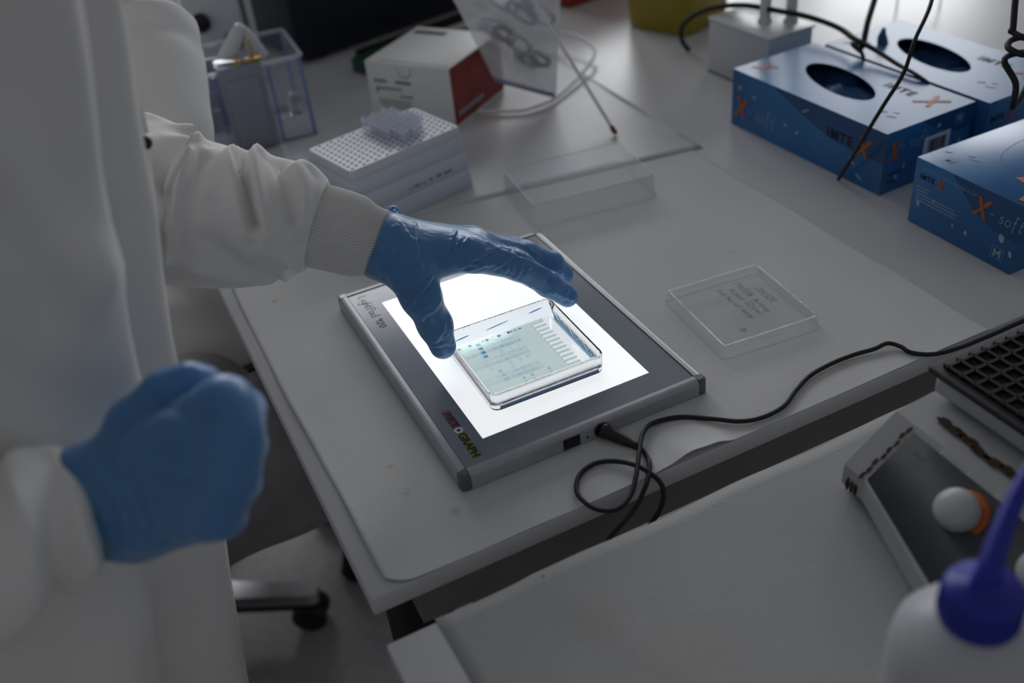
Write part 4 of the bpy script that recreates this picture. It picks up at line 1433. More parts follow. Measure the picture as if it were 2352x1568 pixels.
n_ = (slope(-.17, 0) - slope(-.17, 1)).cross(slope(-.30, .5) - slope(-.17, .5)).normalized()
if n_.z < 0:
    n_ = -n_
pm_ = []
for i in range(9):
    y = -.1725 - i * .0235
    pm_.append([slope(y, .04) + n_ * .0026, slope(y, .90) + n_ * .0026, slope(y, .90) - n_ * .0004, slope(y, .04) - n_ * .0004])
obj('control_panel', MB().loft(pm_, sm=True), MATS['shaker_panel'], sk, True)
pA, pB = slope(-.172, .90), slope(-.172, .04)
for cx, cy in ((.2430, -.2370), (.2430, -.3000)):
    k0, k1 = slope(cy, 0), slope(cy, 1)
    c_ = slope(cy, (cx - k0.x) / (k1.x - k0.x)) + n_ * .0024
    obj('knob', MB().lathe([(.0130, 0), (.0138, .004), (.0132, .011), (.0105, .0140), (.005, .0152), (.0005, .0155)], c_, n_, 28), MATS['knob_grey'], sk, True)
    obj('dial_ring', MB().lathe([(.0160, 0), (.0170, .0010), (.0140, .0014)], c_ + Vector((.0012, -.0012, -.0006)), n_, 28), MATS['ring_orange'], sk, True)
dn = (pB - pA).normalized()
Fs = frame(pA + n_ * .0030 - Vector(sk.location), (0, -1, 0), -dn)
pr = []
r = random.Random(4)
x = .010
while x < .036:
    w = r.uniform(.0012, .003)
    pr.append(rect(x, x + w, -.0115, -.0085)); x += w + .0008
decal('panel_print', flat(pr), MATS['ink_grey'], sk, Fs)
decal('panel_print', flat([ellipse(.107, -.030, .0035, .0035), rect(.113, .128, -.0325, -.0285), rect(.072, .079, -.0285, -.027), rect(.062, .068, -.023, -.0218), rect(.058, .064, -.006, -.0048)]), MATS['ink_grey'], sk, Fs)
# rust along the seams
ru = MB()
rr_ = random.Random(8)


def blot(c, u, v, a, b):
    n = 14
    ru.add([c + u * a * math.cos(t) * rr_.uniform(.6, 1.2) + v * b * math.sin(t) * rr_.uniform(.6, 1.2) for t in [k * 2 * math.pi / n for k in range(n)]], [tuple(range(n))])


for k in range(8):
    t = k / 7
    p = pA + (pB - pA) * t + Vector((0, .0035 + .002 * rr_.random(), 0)) + n_ * .0012
    blot(p, dn, Vector((0, 1, 0)), .0035, .0016)
for k in range(7):
    blot(Vector((.2820 + .004 * rr_.random(), -.178 - k * .011, .8088)), Vector((0, 1, 0)), Vector((1, 0, 0)), .0075, .0042)
for k in range(3):
    blot(Vector((.2275 - .0006, -.156 - k * .004, .763)), Vector((0, 1, 0)), Vector((0, 0, 1)), .002, .006)
obj('rust_stain', ru, MATS['rust'], sk, True)
# platform with its rubber mat
pl = obj('platform', MB().box(.300, .60, -.43, -.152, .812, .828, .003), MATS['shaker_paint'], sk, True)
obj('rubber_mat', MB().box(.2955, .61, -.44, -.147, .828, .8335, .0025), MATS['black_rubber'], pl, True)
gm = MB()
for k in range(26):
    a = .303 + k * .0115
    gm.box(a, a + .0018, -.43, -.154, .8335, .8365)
for k in range(24):
    a = -.43 + k * .0118
    gm.box(.302, .60, a, a + .0018, .8335, .8365)
obj('grid_rib', gm, MATS['black_plastic'], pl, True)['kind'] = 'stuff'

# ------------------------------------------------------------------ wash bottle
wbx, wby = .1275, -.3390
wb_ = thing('wash_bottle', 'white squeeze wash bottle with a blue screw cap and bent blue spout', 'bottle', (wbx, wby, .7512))
obj('bottle_body', MB().lathe([(.030, 0), (.0355, .003), (.0365, .010), (.0365, .098), (.0350, .110), (.0290, .120), (.0190, .1265), (.0150, .129), (.0150, .134)], seg=40), MATS['bottle_white'], wb_)
cp = obj('screw_cap', MB().lathe([(.0175, .128), (.0182, .130), (.0180, .146), (.0165, .149), (.0075, .1505), (.0060, .157)], seg=36), MATS['cap_blue'], wb_)
rbm = MB()
for k in range(36):
    a = k * 2 * math.pi / 36
    rbm.tube([(.0182 * math.cos(a), .0182 * math.sin(a), .131), (.0180 * math.cos(a), .0180 * math.sin(a), .1455)], .0007, 5)
obj('grip_rib', rbm, MATS['cap_blue'], cp)['kind'] = 'stuff'
obj('spout', MB().tube([(-.002, 0, .148), (.001, .001, .157), (.0110, .0070, .1640), (.0245, .0140, .1710), (.0390, .0205, .1780), (.056, .026, .185), (.085, .034, .196), (.11, .04, .20)], [.0062, .0060, .0052, .0048, .0044, .0040, .0034, .0026], 12, 6), MATS['cap_blue'], wb_)
pr = []
for k in range(4):
    a = 3.75 + k * .09
    pr.append([(.0367 * math.cos(a), .0367 * math.sin(a), .058), (.0367 * math.cos(a + .06), .0367 * math.sin(a + .06), .058), (.0367 * math.cos(a + .06), .0367 * math.sin(a + .06), .066), (.0367 * math.cos(a), .0367 * math.sin(a), .066)])
lm = MB()
for p in pr:
    lm.add(p, [(0, 1, 2, 3)])
obj('small_print', lm, MATS['ink_grey'], wb_)
# ------------------------------------------------------------------ nitrile glove material: shiny, slightly see-through where light comes from below
def nitrile(name, c):
    m = bpy.data.materials.new(name)
    m.use_nodes = True
    nt = m.node_tree
    b = nt.nodes['Principled BSDF']
    out = [n for n in nt.nodes if n.type == 'OUTPUT_MATERIAL'][0]
    tc = nt.nodes.new('ShaderNodeTexCoord')
    n = nt.nodes.new('ShaderNodeTexNoise'); n.inputs['Scale'].default_value = 26; n.inputs['Detail'].default_value = 4
    nt.links.new(tc.outputs['Object'], n.inputs['Vector'])
    r = nt.nodes.new('ShaderNodeValToRGB')
    r.color_ramp.elements[0].color = (*[q * .82 for q in c], 1)
    r.color_ramp.elements[1].color = (*c, 1)
    nt.links.new(n.outputs['Fac'], r.inputs['Fac'])
    nt.links.new(r.outputs['Color'], b.inputs['Base Color'])
    b.inputs['Roughness'].default_value = .36
    b.inputs['Specular IOR Level'].default_value = .55
    b.inputs['Sheen Weight'].default_value = .15
    # fine stretched creases
    mp = nt.nodes.new('ShaderNodeMapping'); mp.inputs['Rotation'].default_value = (.3, .5, .6); mp.inputs['Scale'].default_value = (1, 5, 2)
    nt.links.new(tc.outputs['Object'], mp.inputs['Vector'])
    n2 = nt.nodes.new('ShaderNodeTexNoise'); n2.inputs['Scale'].default_value = 38; n2.inputs['Detail'].default_value = 2
    nt.links.new(mp.outputs['Vector'], n2.inputs['Vector'])
    bp = nt.nodes.new('ShaderNodeBump'); bp.inputs['Strength'].default_value = .35; bp.inputs['Distance'].default_value = .0025
    nt.links.new(n2.outputs['Fac'], bp.inputs['Height'])
    nt.links.new(bp.outputs['Normal'], b.inputs['Normal'])
    tl = nt.nodes.new('ShaderNodeBsdfTranslucent')
    tl.inputs['Color'].default_value = (.12, .36, .62, 1)
    mx = nt.nodes.new('ShaderNodeMixShader'); mx.inputs[0].default_value = .04
    b.inputs['Subsurface Weight'].default_value = .55
    b.inputs['Subsurface Radius'].default_value = (.25, .6, 1.0)
    b.inputs['Subsurface Scale'].default_value = .022
    nt.links.new(b.outputs[0], mx.inputs[1]); nt.links.new(tl.outputs[0], mx.inputs[2])
    nt.links.new(mx.outputs[0], out.inputs[0])
    MATS[name] = m


nitrile('glove_nitrile', (.092, .272, .550))


def ridges(segs, fade=True):
    S0 = [(np.array(a, np.float32), np.array(b, np.float32), amp, w) for a, b, amp, w in segs]

    def disp(P):
        d = np.zeros(len(P), np.float32)
        for a, b, amp, w in S0:
            e = b - a
            t = np.clip(((P - a) @ e) / max(float(e @ e), 1e-9), 0, 1)
            q = np.linalg.norm(P - a - t[:, None] * e, axis=1)
            d += amp * np.exp(-(q / w) ** 2) * (np.sin(np.pi * np.clip(t * .9 + .05, 0, 1)) ** .5 if fade else 1)
        return d
    return disp


def chain(pts, rad, k=None):
    o = []
    for (a, ra), (b, rb2) in zip(list(zip(pts, rad)), list(zip(pts, rad))[1:]):
        o.append((*a, ra, *b, rb2) + ((k,) if k else ()))
    return o


def ring_at(c, ax, up, ra, rb_, n):
    ax = Vector(ax).normalized()
    e1 = (Vector(up) - ax * Vector(up).dot(ax)).normalized()
    e2 = ax.cross(e1)
    return Vector(c), e1, e2


def tube_surface(path, radii, seg, steps, up, fold=None, k=10, flat_=1.0, caps=(True, True)):
    """cloth tube: path points, radii, fold(s, v, side, theta) -> outward displacement"""
    P, R = spline([Vector(p) for p in path], k, radii)
    n = len(P)
    rings = []
    for i, p in enumerate(P):
        t = (P[min(i + 1, n - 1)] - P[max(i - 1, 0)]).normalized()
        e1 = (Vector(up) - t * Vector(up).dot(t)).normalized()
        e2 = t.cross(e1)
        s = i / (n - 1)
        ring = []
        for j in range(seg):
            th = 2 * math.pi * j / seg
            d = fold(s, th) if fold else 0
            ring.append(p + (e1 * math.cos(th) + e2 * math.sin(th) * flat_) * (R[i] + d))
        rings.append(ring)
    return MB().loft(rings, *caps), rings


# ================================================================== the person at the bench
pe1 = thing('person', 'person in a white lab coat reaching over the glowing light box in blue gloves', 'person', (-.33, .12, 0))

# ---- left hand over the dish
W_ = (.0109, .1511, .8851)
I = [(.0775, .1312, .8608), (.1182, .1339, .8344), (.1445, .1330, .8066), (.1615, .1316, .7880)]
M = [(.0892, .1494, .8561), (.1356, .1572, .8275), (.1630, .1623, .8063), (.1757, .1647, .7895)]
Rg = [(.0932, .1690, .8491), (.1366, .1850, .8183), (.1577, .1875, .7972), (.1640, .1830, .7841)]
Pk = [(.0933, .1880, .8417), (.1246, .2010, .8162), (.1372, .2000, .8020), (.1424, .1956, .7896)]
T = [(.0200, .1350, .8740), (.0262, .1252, .8427), (.0340, .1245, .8119), (.0372, .1232, .7895)]
bones = [(-.012, .156, .894, .0225, .0109, .149, .8840, .0225, .012), (-.012, .166, .896, .0195, .0109, .160, .8860, .0200, .012)]
for b0, q, ra, rb2 in (((.016, .142, .882), I[0], .0180, .0140), ((.014, .150, .885), M[0], .0180, .0138), ((.012, .158, .883), Rg[0], .0165, .0130), ((.010, .165, .880), Pk[0], .0155, .0120)):
    bones.append((*b0, ra, *q, rb2, .014))
bones.append((.025, .128, .857, .0085, .056, .1325, .863, .0085, .014))
bones.append((.010, .145, .880, .0215, *T[0], .0205, .014))
bones += chain(T, (.0200, .0158, .0136, .0112), .007)
bones += chain(I, (.0140, .0120, .0106, .0096), .006)
bones += chain(M, (.0138, .0120, .0104, .0094), .006)
bones += chain(Rg, (.0130, .0112, .0098, .0090), .006)
bones += chain(Pk, (.0120, .0098, .0088, .0080), .006)


def off(p, d):
    return (p[0] + d[0], p[1] + d[1], p[2] + d[2])


WRINKLES = [
    [(0.0371, 0.1436, 0.8989), (0.0297, 0.1238, 0.8940), (0.0275, 0.1154, 0.8850)],
    [(0.0205, 0.1352, 0.9055), (0.0220, 0.1272, 0.8996), (0.0233, 0.1188, 0.8912), (0.0292, 0.1133, 0.8770)],
    [(0.0239, 0.1384, 0.9056), (0.0252, 0.1287, 0.8996), (0.0296, 0.1184, 0.8883)],
    [(0.0099, 0.1196, 0.8909), (0.0151, 0.1208, 0.8940)],
    [(0.0343, 0.1139, 0.8625), (0.0253, 0.1110, 0.8577), (0.0164, 0.1116, 0.8500), (0.0144, 0.1121, 0.8450)],
    [(0.0035, 0.1183, 0.8695), (0.0041, 0.1208, 0.8602), (0.0101, 0.1172, 0.8522)],
    [(0.0055, 0.1174, 0.8654), (0.0084, 0.1177, 0.8564)],
    [(0.0017, 0.1196, 0.8733), (0.0060, 0.1202, 0.8569), (0.0104, 0.1170, 0.8492)],
    [(0.0702, 0.1406, 0.8827), (0.0607, 0.1267, 0.8839), (0.0547, 0.1205, 0.8795), (0.0521, 0.1179, 0.8751)],
    [(0.0707, 0.1299, 0.8809), (0.0630, 0.1228, 0.8803), (0.0558, 0.1181, 0.8756)],
    [(0.0758, 0.1298, 0.8783), (0.0658, 0.1217, 0.8779), (0.0572, 0.1177, 0.8744)],
    [(0.0912, 0.1277, 0.8692), (0.0994, 0.1271, 0.8613)],
    [(0.0625, 0.1177, 0.8600), (0.0717, 0.1165, 0.8651), (0.0850, 0.1189, 0.8669), (0.0981, 0.1262, 0.8619)],
    [(0.0671, 0.1195, 0.8544), (0.0797, 0.1162, 0.8566), (0.0896, 0.1184, 0.8529)],
    [(0.0625, 0.1170, 0.8623), (0.0727, 0.1160, 0.8601)],
    [(0.0904, 0.1189, 0.8494), (0.0983, 0.1195, 0.8502), (0.1080, 0.1236, 0.8516), (0.1137, 0.1258, 0.8496)],
    [(0.0991, 0.1264, 0.8613), (0.1104, 0.1263, 0.8525), (0.1199, 0.1240, 0.8443), (0.1314, 0.1255, 0.8334)],
    [(0.1139, 0.1246, 0.8481), (0.1239, 0.1217, 0.8370), (0.1368, 0.1228, 0.8204), (0.1445, 0.1208, 0.8050), (0.1556, 0.1221, 0.7937)],
    [(0.1173, 0.1227, 0.8438), (0.1320, 0.1225, 0.8244), (0.1427, 0.1214, 0.8032), (0.1546, 0.1221, 0.7946)],
    [(0.1170, 0.1223, 0.8431), (0.1146, 0.1204, 0.8379), (0.1108, 0.1216, 0.8326)],
    [(0.1087, 0.1207, 0.8439), (0.1072, 0.1209, 0.8383)],
    [(0.1030, 0.1200, 0.8473), (0.1015, 0.1203, 0.8416)],
    [(0.1556, 0.1221, 0.7937), (0.1575, 0.1230, 0.7989), (0.1663, 0.1317, 0.7974)],
    [(0.1399, 0.1214, 0.8064), (0.1527, 0.1224, 0.7935), (0.1625, 0.1220, 0.7890)],
    [(0.0944, 0.1214, 0.8417), (0.1087, 0.1236, 0.8302), (0.1239, 0.1253, 0.8165), (0.1362, 0.1244, 0.8029)],
    [(0.1125, 0.1206, 0.8345), (0.1304, 0.1226, 0.8166), (0.1448, 0.1220, 0.7999)],
    [(0.0270, 0.1155, 0.7983), (0.0347, 0.1111, 0.7999), (0.0444, 0.1139, 0.7943)],
    [(0.0363, 0.1108, 0.8369), (0.0297, 0.1087, 0.8347), (0.0219, 0.1096, 0.8342), (0.0197, 0.1133, 0.8279)],
    [(0.0244, 0.1086, 0.8358), (0.0321, 0.1086, 0.8388), (0.0385, 0.1122, 0.8413)],
    [(0.0372, 0.1102, 0.8197), (0.0348, 0.1091, 0.8131), (0.0283, 0.1117, 0.8048)],
    [(0.0449, 0.1152, 0.8200), (0.0444, 0.1126, 0.8113), (0.0416, 0.1123, 0.7991)],
    [(0.0347, 0.1101, 0.8218), (0.0393, 0.1099, 0.8098), (0.0408, 0.1116, 0.8020)],
    [(0.1637, 0.1514, 0.8128), (0.1710, 0.1533, 0.7984), (0.1723, 0.1543, 0.7931)],
    [(0.1318, 0.1261, 0.8339), (0.1463, 0.1312, 0.8209), (0.1700, 0.1538, 0.7953)],
    [(0.1027, 0.1303, 0.8601), (0.1104, 0.1316, 0.8548), (0.1131, 0.1280, 0.8517)],
    [(0.1114, 0.1380, 0.8533), (0.1089, 0.1294, 0.8554)],
    [(0.1173, 0.1389, 0.8493), (0.1142, 0.1302, 0.8517)],
    [(0.1201, 0.1348, 0.8489), (0.1186, 0.1291, 0.8487)],
    [(0.1233, 0.1320, 0.8471), (0.1219, 0.1275, 0.8463)],
    [(0.1368, 0.1467, 0.8372), (0.1438, 0.1461, 0.8289), (0.1629, 0.1532, 0.8165)],
    [(-0.0028, 0.1237, 0.8737), (-0.0032, 0.1235, 0.8787), (0.0027, 0.1239, 0.8940), (0.0169, 0.1336, 0.9056)],
]
sg = []
for ln in WRINKLES:
    for k, (a, b) in enumerate(zip(ln, ln[1:])):
        if math.dist(a, b) > .022:
            continue
        sg.append((a, b, .0015, .0017))
        sg.append((off(a, (.0014, .0006, -.0026)), off(b, (.0014, .0006, -.0026)), -.0007, .0020))
obj('glove', sdf_mesh('glove', bones, .008, .00115, ridges(sg, False)), MATS['glove_nitrile'], pe1, True)['label'] = 'blue nitrile glove gripping the dish'
# ---- knitted cuff
CU_ = [(-.0390, .1735, .9082), (-.0288, .1689, .9040), (-.0073, .1582, .8931), (.0070, .1535, .8868), (.0128, .1514, .8836)]
CRr = [.0330, .0325, .0310, .0268, .0252]


def rib(s, th):
    return .00075 * math.cos(84 * th) + .0016 * math.exp(-((s - .42) / .16) ** 2) * max(0, math.cos(th)) - .0012 * math.exp(-((s - .72) / .12) ** 2)


mb, rgs = tube_surface(CU_, CRr, 504, 1, (0, 0, 1), rib, 7, 1.0, (False, False))
inner = [[p + (Vector(CU_[-1]) - p).normalized() * .0022 for p in rgs[-1]], [p + (Vector(CU_[-2]) - p).normalized() * .004 for p in rgs[-8]]]
mb.loft([rgs[-1]] + inner, False, False)
obj('knitted_cuff', mb, MATS['cuff_knit'], pe1, True)
hem = [Vector(p) for p in rgs[-1][::12]]
obj('cuff_edge', MB().tube(hem + [hem[0]], .0009, 6, 0, False), MATS['cuff_knit'], pe1, True)
# glove hem peeking out from the cuff
gp = [(.0218, .1570, .9068), (.0255, .1600, .9075), (.0285, .1610, .9058), (.0295, .1585, .9030), (.0268, .1560, .9040), (.0248, .1545, .9062), (.0272, .1575, .9068)]
obj('glove_hem', MB().tube(gp, [.0012, .0022, .0026, .0024, .0022, .0018, .0012], 8, 5), MATS['glove_nitrile'], pe1, True)


# ---- left sleeve
def seg_field(list_, vdir=1):
    def fold(S_, th, r):
        v = math.cos(th)
        facing = math.sin(th)
        d = 0
        for (a, va), (b, vb), amp, w in list_:
            # distance in metres on the unrolled cloth
            x, y = S_ * .155, math.asin(max(-1, min(1, v))) * r
            ax_, ay = a * .155, math.asin(max(-1, min(1, va))) * r
            bx_, by = b * .155, math.asin(max(-1, min(1, vb))) * r
            ex, ey = bx_ - ax_, by - ay
            t = max(0, min(1, ((x - ax_) * ex + (y - ay) * ey) / (ex * ex + ey * ey + 1e-12)))
            q = math.hypot(x - ax_ - t * ex, y - ay - t * ey)
            d += amp * math.exp(-(q / (w * .82)) ** 2)
        return 1.35 * d * (1 if facing > -.15 else max(0, 1 + (facing + .15) * 3))
    return fold


SL = [(-.0335, .1720, .9060), (-.047, .1800, .9120), (-.0713, .1901, .9170), (-.101, .2022, .9245), (-.1293, .2156, .9345), (-.1458, .2221, .9430), (-.190, .245, .955), (-.250, .258, .990), (-.300, .262, 1.08), (-.335, .235, 1.20)]
SR = [.0360, .0445, .0500, .0535, .0580, .0625, .066, .069, .072, .076]
FL = [((.98, .80), (.86, .36), -.0110, .0055), ((.92, .98), (.82, .30), .0060, .0075), ((1.02, .95), (.94, .30), .0055, .007),
      ((.75, .97), (.77, -.15), .0065, .0080), ((.69, .97), (.71, -.25), -.0045, .0085), ((.80, .60), (.80, -.3), -.0035, .006),
      ((.47, 1.0), (.35, .38), -.0125, .0062), ((.39, 1.0), (.25, .25), .0075, .0085), ((.53, 1.0), (.37, .30), .0050, .0075),
      ((.58, .6), (.50, -.1), -.003, .010), ((.24, 1.0), (.13, .45), -.0070, .0060), ((.14, 1.0), (.03, .50), .0050, .0065),
      ((.78, -.20), (.32, -.66), .0045, .0080), ((.60, .1), (.40, -.35), -.0035, .010), ((1.0, -.58), (.25, -.86), -.0030, .0032), ((.95, -.72), (.3, -.93), .0030, .006),
      ((.12, -.50), (.01, -.84), -.0095, .0050), ((.20, -.62), (.05, -.94), .0042, .0075), ((.07, -.30), (.0, -.55), .0035, .005), ((.30, .0), (.10, -.30), .0030, .010), ((.20, .35), (.05, .1), -.002, .008)]
ff = seg_field(FL)
nsp = 12
tot = (len(SL) - 1) * nsp
SX = [0, .14, .35, .60, .855, 1.0, 1.35, 1.8, 2.4, 3.0]


def sleeve_fold(s, th):
    q = s * (len(SL) - 1)
    i = min(int(q), len(SL) - 2)
    S_ = SX[i] + (SX[i + 1] - SX[i]) * (q - i)
    r = SR[i] + (SR[i + 1] - SR[i]) * (q - i)
    return ff(S_, -th, r) + .0010 * noise.noise(Vector((S_ * 6, math.cos(th) * 2, math.sin(th) * 2)))


mb, _ = tube_surface(SL, SR, 128, 1, (0, 0, 1), sleeve_fold, nsp, 1.0, (True, True))
obj('coat_sleeve', mb, MATS['coat_cotton'], pe1, True)

# ---- coat body
TZs = [(.48, -.214, .135, .165), (.528, -.2109, .135, .165), (.592, -.206, .132, .160), (.661, -.199, .128, .155), (.76, -.185, .124, .150), (.859, -.1715, .120, .148), (.9215, -.1665, .120, .148), (.967, -.159, .120, .150),
       (1.015, -.149, .121, .152), (1.071, -.1430, .122, .155), (1.121, -.1350, .122, .158), (1.20, -.126, .120, .165), (1.27, -.140, .110, .165), (1.33, -.175, .085, .12)]
trings = []
NS, NZ = 160, 80
tabx = [(z, x) for z, x, a, b in TZs]; taba = [(z, a) for z, x, a, b in TZs]; tabb = [(z, b) for z, x, a, b in TZs]


def lin(x, tab):
    for (a, b), (c, d) in zip(tab, tab[1:]):
        if x <= c:
            return b + (d - b) * max(0, (x - a) / (c - a))
    return tab[-1][1]


CFOLD = [  # (phi, z) -> (phi, z), amp, width in phi-ish metres
    ((.52, 1.16), (.62, 1.03), -.016, .012), ((.62, 1.03), (.56, .88), -.013, .010), ((.86, 1.20), (.98, 1.02), .010, .025), ((1.18, 1.22), (1.00, 1.06), -.014, .022),
    ((1.6, 1.20), (1.12, 1.02), -.016, .022), ((1.42, 1.20), (1.02, 1.02), .010, .018), ((1.5, 1.0), (1.0, .93), -.006, .02), ((1.3, .93), (.75, .90), .008, .02), ((.30, 1.15), (.38, .90), .005, .012), ((.15, .82), (.25, .55), -.012, .02), ((.45, .80), (.55, .55), .014, .025), ((.85, .80), (1.0, .55), -.012, .03), ((1.2, .78), (1.4, .55), .012, .03)]
for iz in range(NZ + 1):
    z = .48 + (1.33 - .48) * iz / NZ
    xf, a, b = lin(z, tabx), lin(z, taba), lin(z, tabb)
    ring = []
    for k in range(NS):
        ph = 2 * math.pi * k / NS
        pp = ph if ph <= math.pi else ph - 2 * math.pi
        d = .0015 * noise.noise(Vector((math.cos(ph) * 3, math.sin(ph) * 3, z * 9)))
        for (p0_, z0_), (p1_, z1_), amp, w in CFOLD:
            x, y = pp * .13, z
            ax_, ay, bx_, by = p0_ * .13, z0_, p1_ * .13, z1_
            ex, ey = bx_ - ax_, by - ay
            t = max(0, min(1, ((x - ax_) * ex + (y - ay) * ey) / (ex * ex + ey * ey)))
            q = math.hypot(x - ax_ - t * ex, y - ay - t * ey)
            d += 1.4 * amp * math.exp(-(q / w) ** 2)
        c, s = math.cos(pp), math.sin(pp)
        ring.append(Vector((xf - a + (a + d) * (abs(c) ** .85) * (1 if c > 0 else -1), .105 - (b + d) * (abs(s) ** .85) * (1 if s > 0 else -1), z)))
    trings.append(ring)
obj('lab_coat', MB().loft(trings, True, True), MATS['coat_cotton'], pe1, True)
# front edge of the far flap, with its press stud
RR = [(-.1390, .1000, 1.0280), (-.1485, .0880, .9950), (-.1545, .0810, .9746), (-.1625, .0640, .9398), (-.1695, .0410, .8977), (-.182, .032, .84)]
RL = [(-.1560, .0950, 1.0323), (-.1660, .0820, 1.0005), (-.1720, .0750, .9804), (-.1797, .0590, .9461), (-.1876, .0370, .9048), (-.200, .030, .85)]
A1, B1 = spline(RR, 8), spline(RL, 8)
fl = []
for p, q in zip(A1, B1):
    dd = Vector((.35, -.80, .30)) * .0016
    m1 = p * .5 + q * .5 + Vector((.0, -.002, .0))
    fl.append([p + dd, m1 + dd * 1.5, q + dd, q - dd, m1 - dd, p - dd])
obj('coat_front_edge', MB().loft(fl), MATS['coat_cotton'], pe1, True)
tp = [(-.1391, .1267, 1.0567), (-.1344, .1219, 1.0530), (-.1352, .1168, 1.0461), (-.1368, .1090, 1.0365), (-.1520, .1020, 1.0410), (-.1560, .1150, 1.0600)]
nrm = Vector((.3, -.8, .45)) * .002
obj('coat_collar_edge', MB().loft([[Vector(p) + nrm for p in tp], [Vector(p) - nrm for p in tp]], sm=False), MATS['coat_cotton'], pe1, True)
obj('press_stud', MB().lathe([(.0040, 0), (.0044, .001), (.0034, .0022), (.0012, .0024)], (-.1405, .1045, 1.0325), (.3, -.8, .3), 16), MATS['snap_metal'], pe1, True)

# ---- right arm and closed right hand
SL2 = [(-.2270, -.0748, .9155), (-.2357, -.0748, .9175), (-.2577, -.0778, .9190), (-.2800, -.0830, .9207), (-.330, -.095, .925), (-.385, -.110, .945), (-.405, -.120, 1.02), (-.385, -.115, 1.12), (-.345, -.095, 1.23)]
SR2 = [.0265, .0305, .0370, .0430, .052, .058, .060, .064, .070]


def sf2(s, th):
    return .006 * math.sin(th * 2 + s * 30) * math.exp(-((s - .30) / .14) ** 2) + .004 * math.exp(-((s - .16) / .03) ** 2) - .003 * math.exp(-((s - .10) / .025) ** 2) + .002 * noise.noise(Vector((s * 14, math.cos(th) * 2, math.sin(th) * 2)))


mb, _ = tube_surface(SL2, SR2, 72, 1, (0, 0, 1), sf2, 10)
obj('coat_sleeve', mb, MATS['coat_cotton'], pe1, True)
w2_ = (-.2251, -.0745, .9149)
fi = [[(-.1449, -.1080, .9700), (-.1371, -.0890, .9491), (-.1480, -.0710, .9313), (-.165, -.074, .934)], [(-.1474, -.1225, .9606), (-.1424, -.0990, .9350), (-.1533, -.0776, .9159), (-.170, -.083, .922)],
      [(-.1555, -.1280, .9418), (-.1518, -.1050, .9175), (-.1630, -.0850, .9007), (-.178, -.092, .908)], [(-.1680, -.1265, .9225), (-.1641, -.1061, .9000), (-.1740, -.0902, .8890), (-.187, -.096, .895)]]
fi = [[(p[0] - .009, p[1] + .004, p[2]) for p in ch] for ch in fi]
bones = [(-.2340, -.0740, .9300, .0215, -.2220, -.0770, .9270, .0215, .012), (-.2330, -.0740, .9050, .0205, -.2200, -.0790, .9030, .0205, .012), (-.2335, -.0745, .917, .024, -.2210, -.0770, .916, .024, .012)]
for ch, st_, ra, rb2 in ((fi[0], (-.212, -.078, .930), .0200, .0150), (fi[1], (-.212, -.080, .920), .0200, .0152), (fi[2], (-.212, -.082, .910), .0195, .0148), (fi[3], (-.214, -.083, .902), .0185, .0140)):
    bones.append((*st_, ra, *ch[0], rb2, .016))
    bones += chain(ch, (rb2, .0125, .0112, .0105), .005)
bones += chain([(-.214, -.072, .930), (-.1985, -.0650, .9490), (-.1790, -.0640, .9615), (-.1660, -.0655, .9635), (-.1580, -.0630, .9590)], (.0195, .0150, .0122, .0108, .0095), .006)
FOLDS = [[(-0.2174, -0.0935, 0.9502), (-0.2109, -0.1061, 0.9421), (-0.2097, -0.1151, 0.9261), (-0.2145, -0.1122, 0.9052)],
         [(-0.2086, -0.0980, 0.9524), (-0.2014, -0.1138, 0.9421), (-0.2025, -0.1211, 0.9244), (-0.2086, -0.1157, 0.9068)],
         [(-0.2225, -0.0862, 0.9514), (-0.2167, -0.1010, 0.9439), (-0.2165, -0.1096, 0.9281), (-0.2212, -0.1094, 0.9074)],
         [(-0.2046, -0.0986, 0.9553), (-0.1881, -0.1170, 0.9558), (-0.1812, -0.1247, 0.9551)],
         [(-0.2010, -0.1080, 0.9506), (-0.1952, -0.1201, 0.9412), (-0.1983, -0.1249, 0.9224)],
         [(-0.1849, -0.0732, 0.9700), (-0.1726, -0.1017, 0.9771), (-0.1622, -0.1184, 0.9801)],
         [(-0.1844, -0.0764, 0.9662), (-0.1708, -0.1130, 0.9759), (-0.1595, -0.1234, 0.9782)]]
sg = []
for i, ln in enumerate(FOLDS):
    for a, b in zip(ln, ln[1:]):
        sg.append((a, b, .0026 if i < 5 else -.0022, .0030))
obj('glove', sdf_mesh('glove', bones, .010, .0017, ridges(sg, False)), MATS['glove_nitrile'], pe1, True)['label'] = 'closed fist in a blue nitrile glove'
gh = []
for k in range(25):
    a = k * 2 * math.pi / 24
    gh.append(Vector((-.2325 + .0012 * math.sin(3 * a), -.0745 + .0300 * math.sin(a) * .98, .9165 + .0330 * math.cos(a))))
obj('glove_hem', MB().tube(gh, .0016, 8, 2, False), MATS['glove_nitrile'], pe1, True)


# ---- trousers of the seated person, both legs in one continuous garment
def leg(pts, rad):
    return chain(pts, rad, .03)


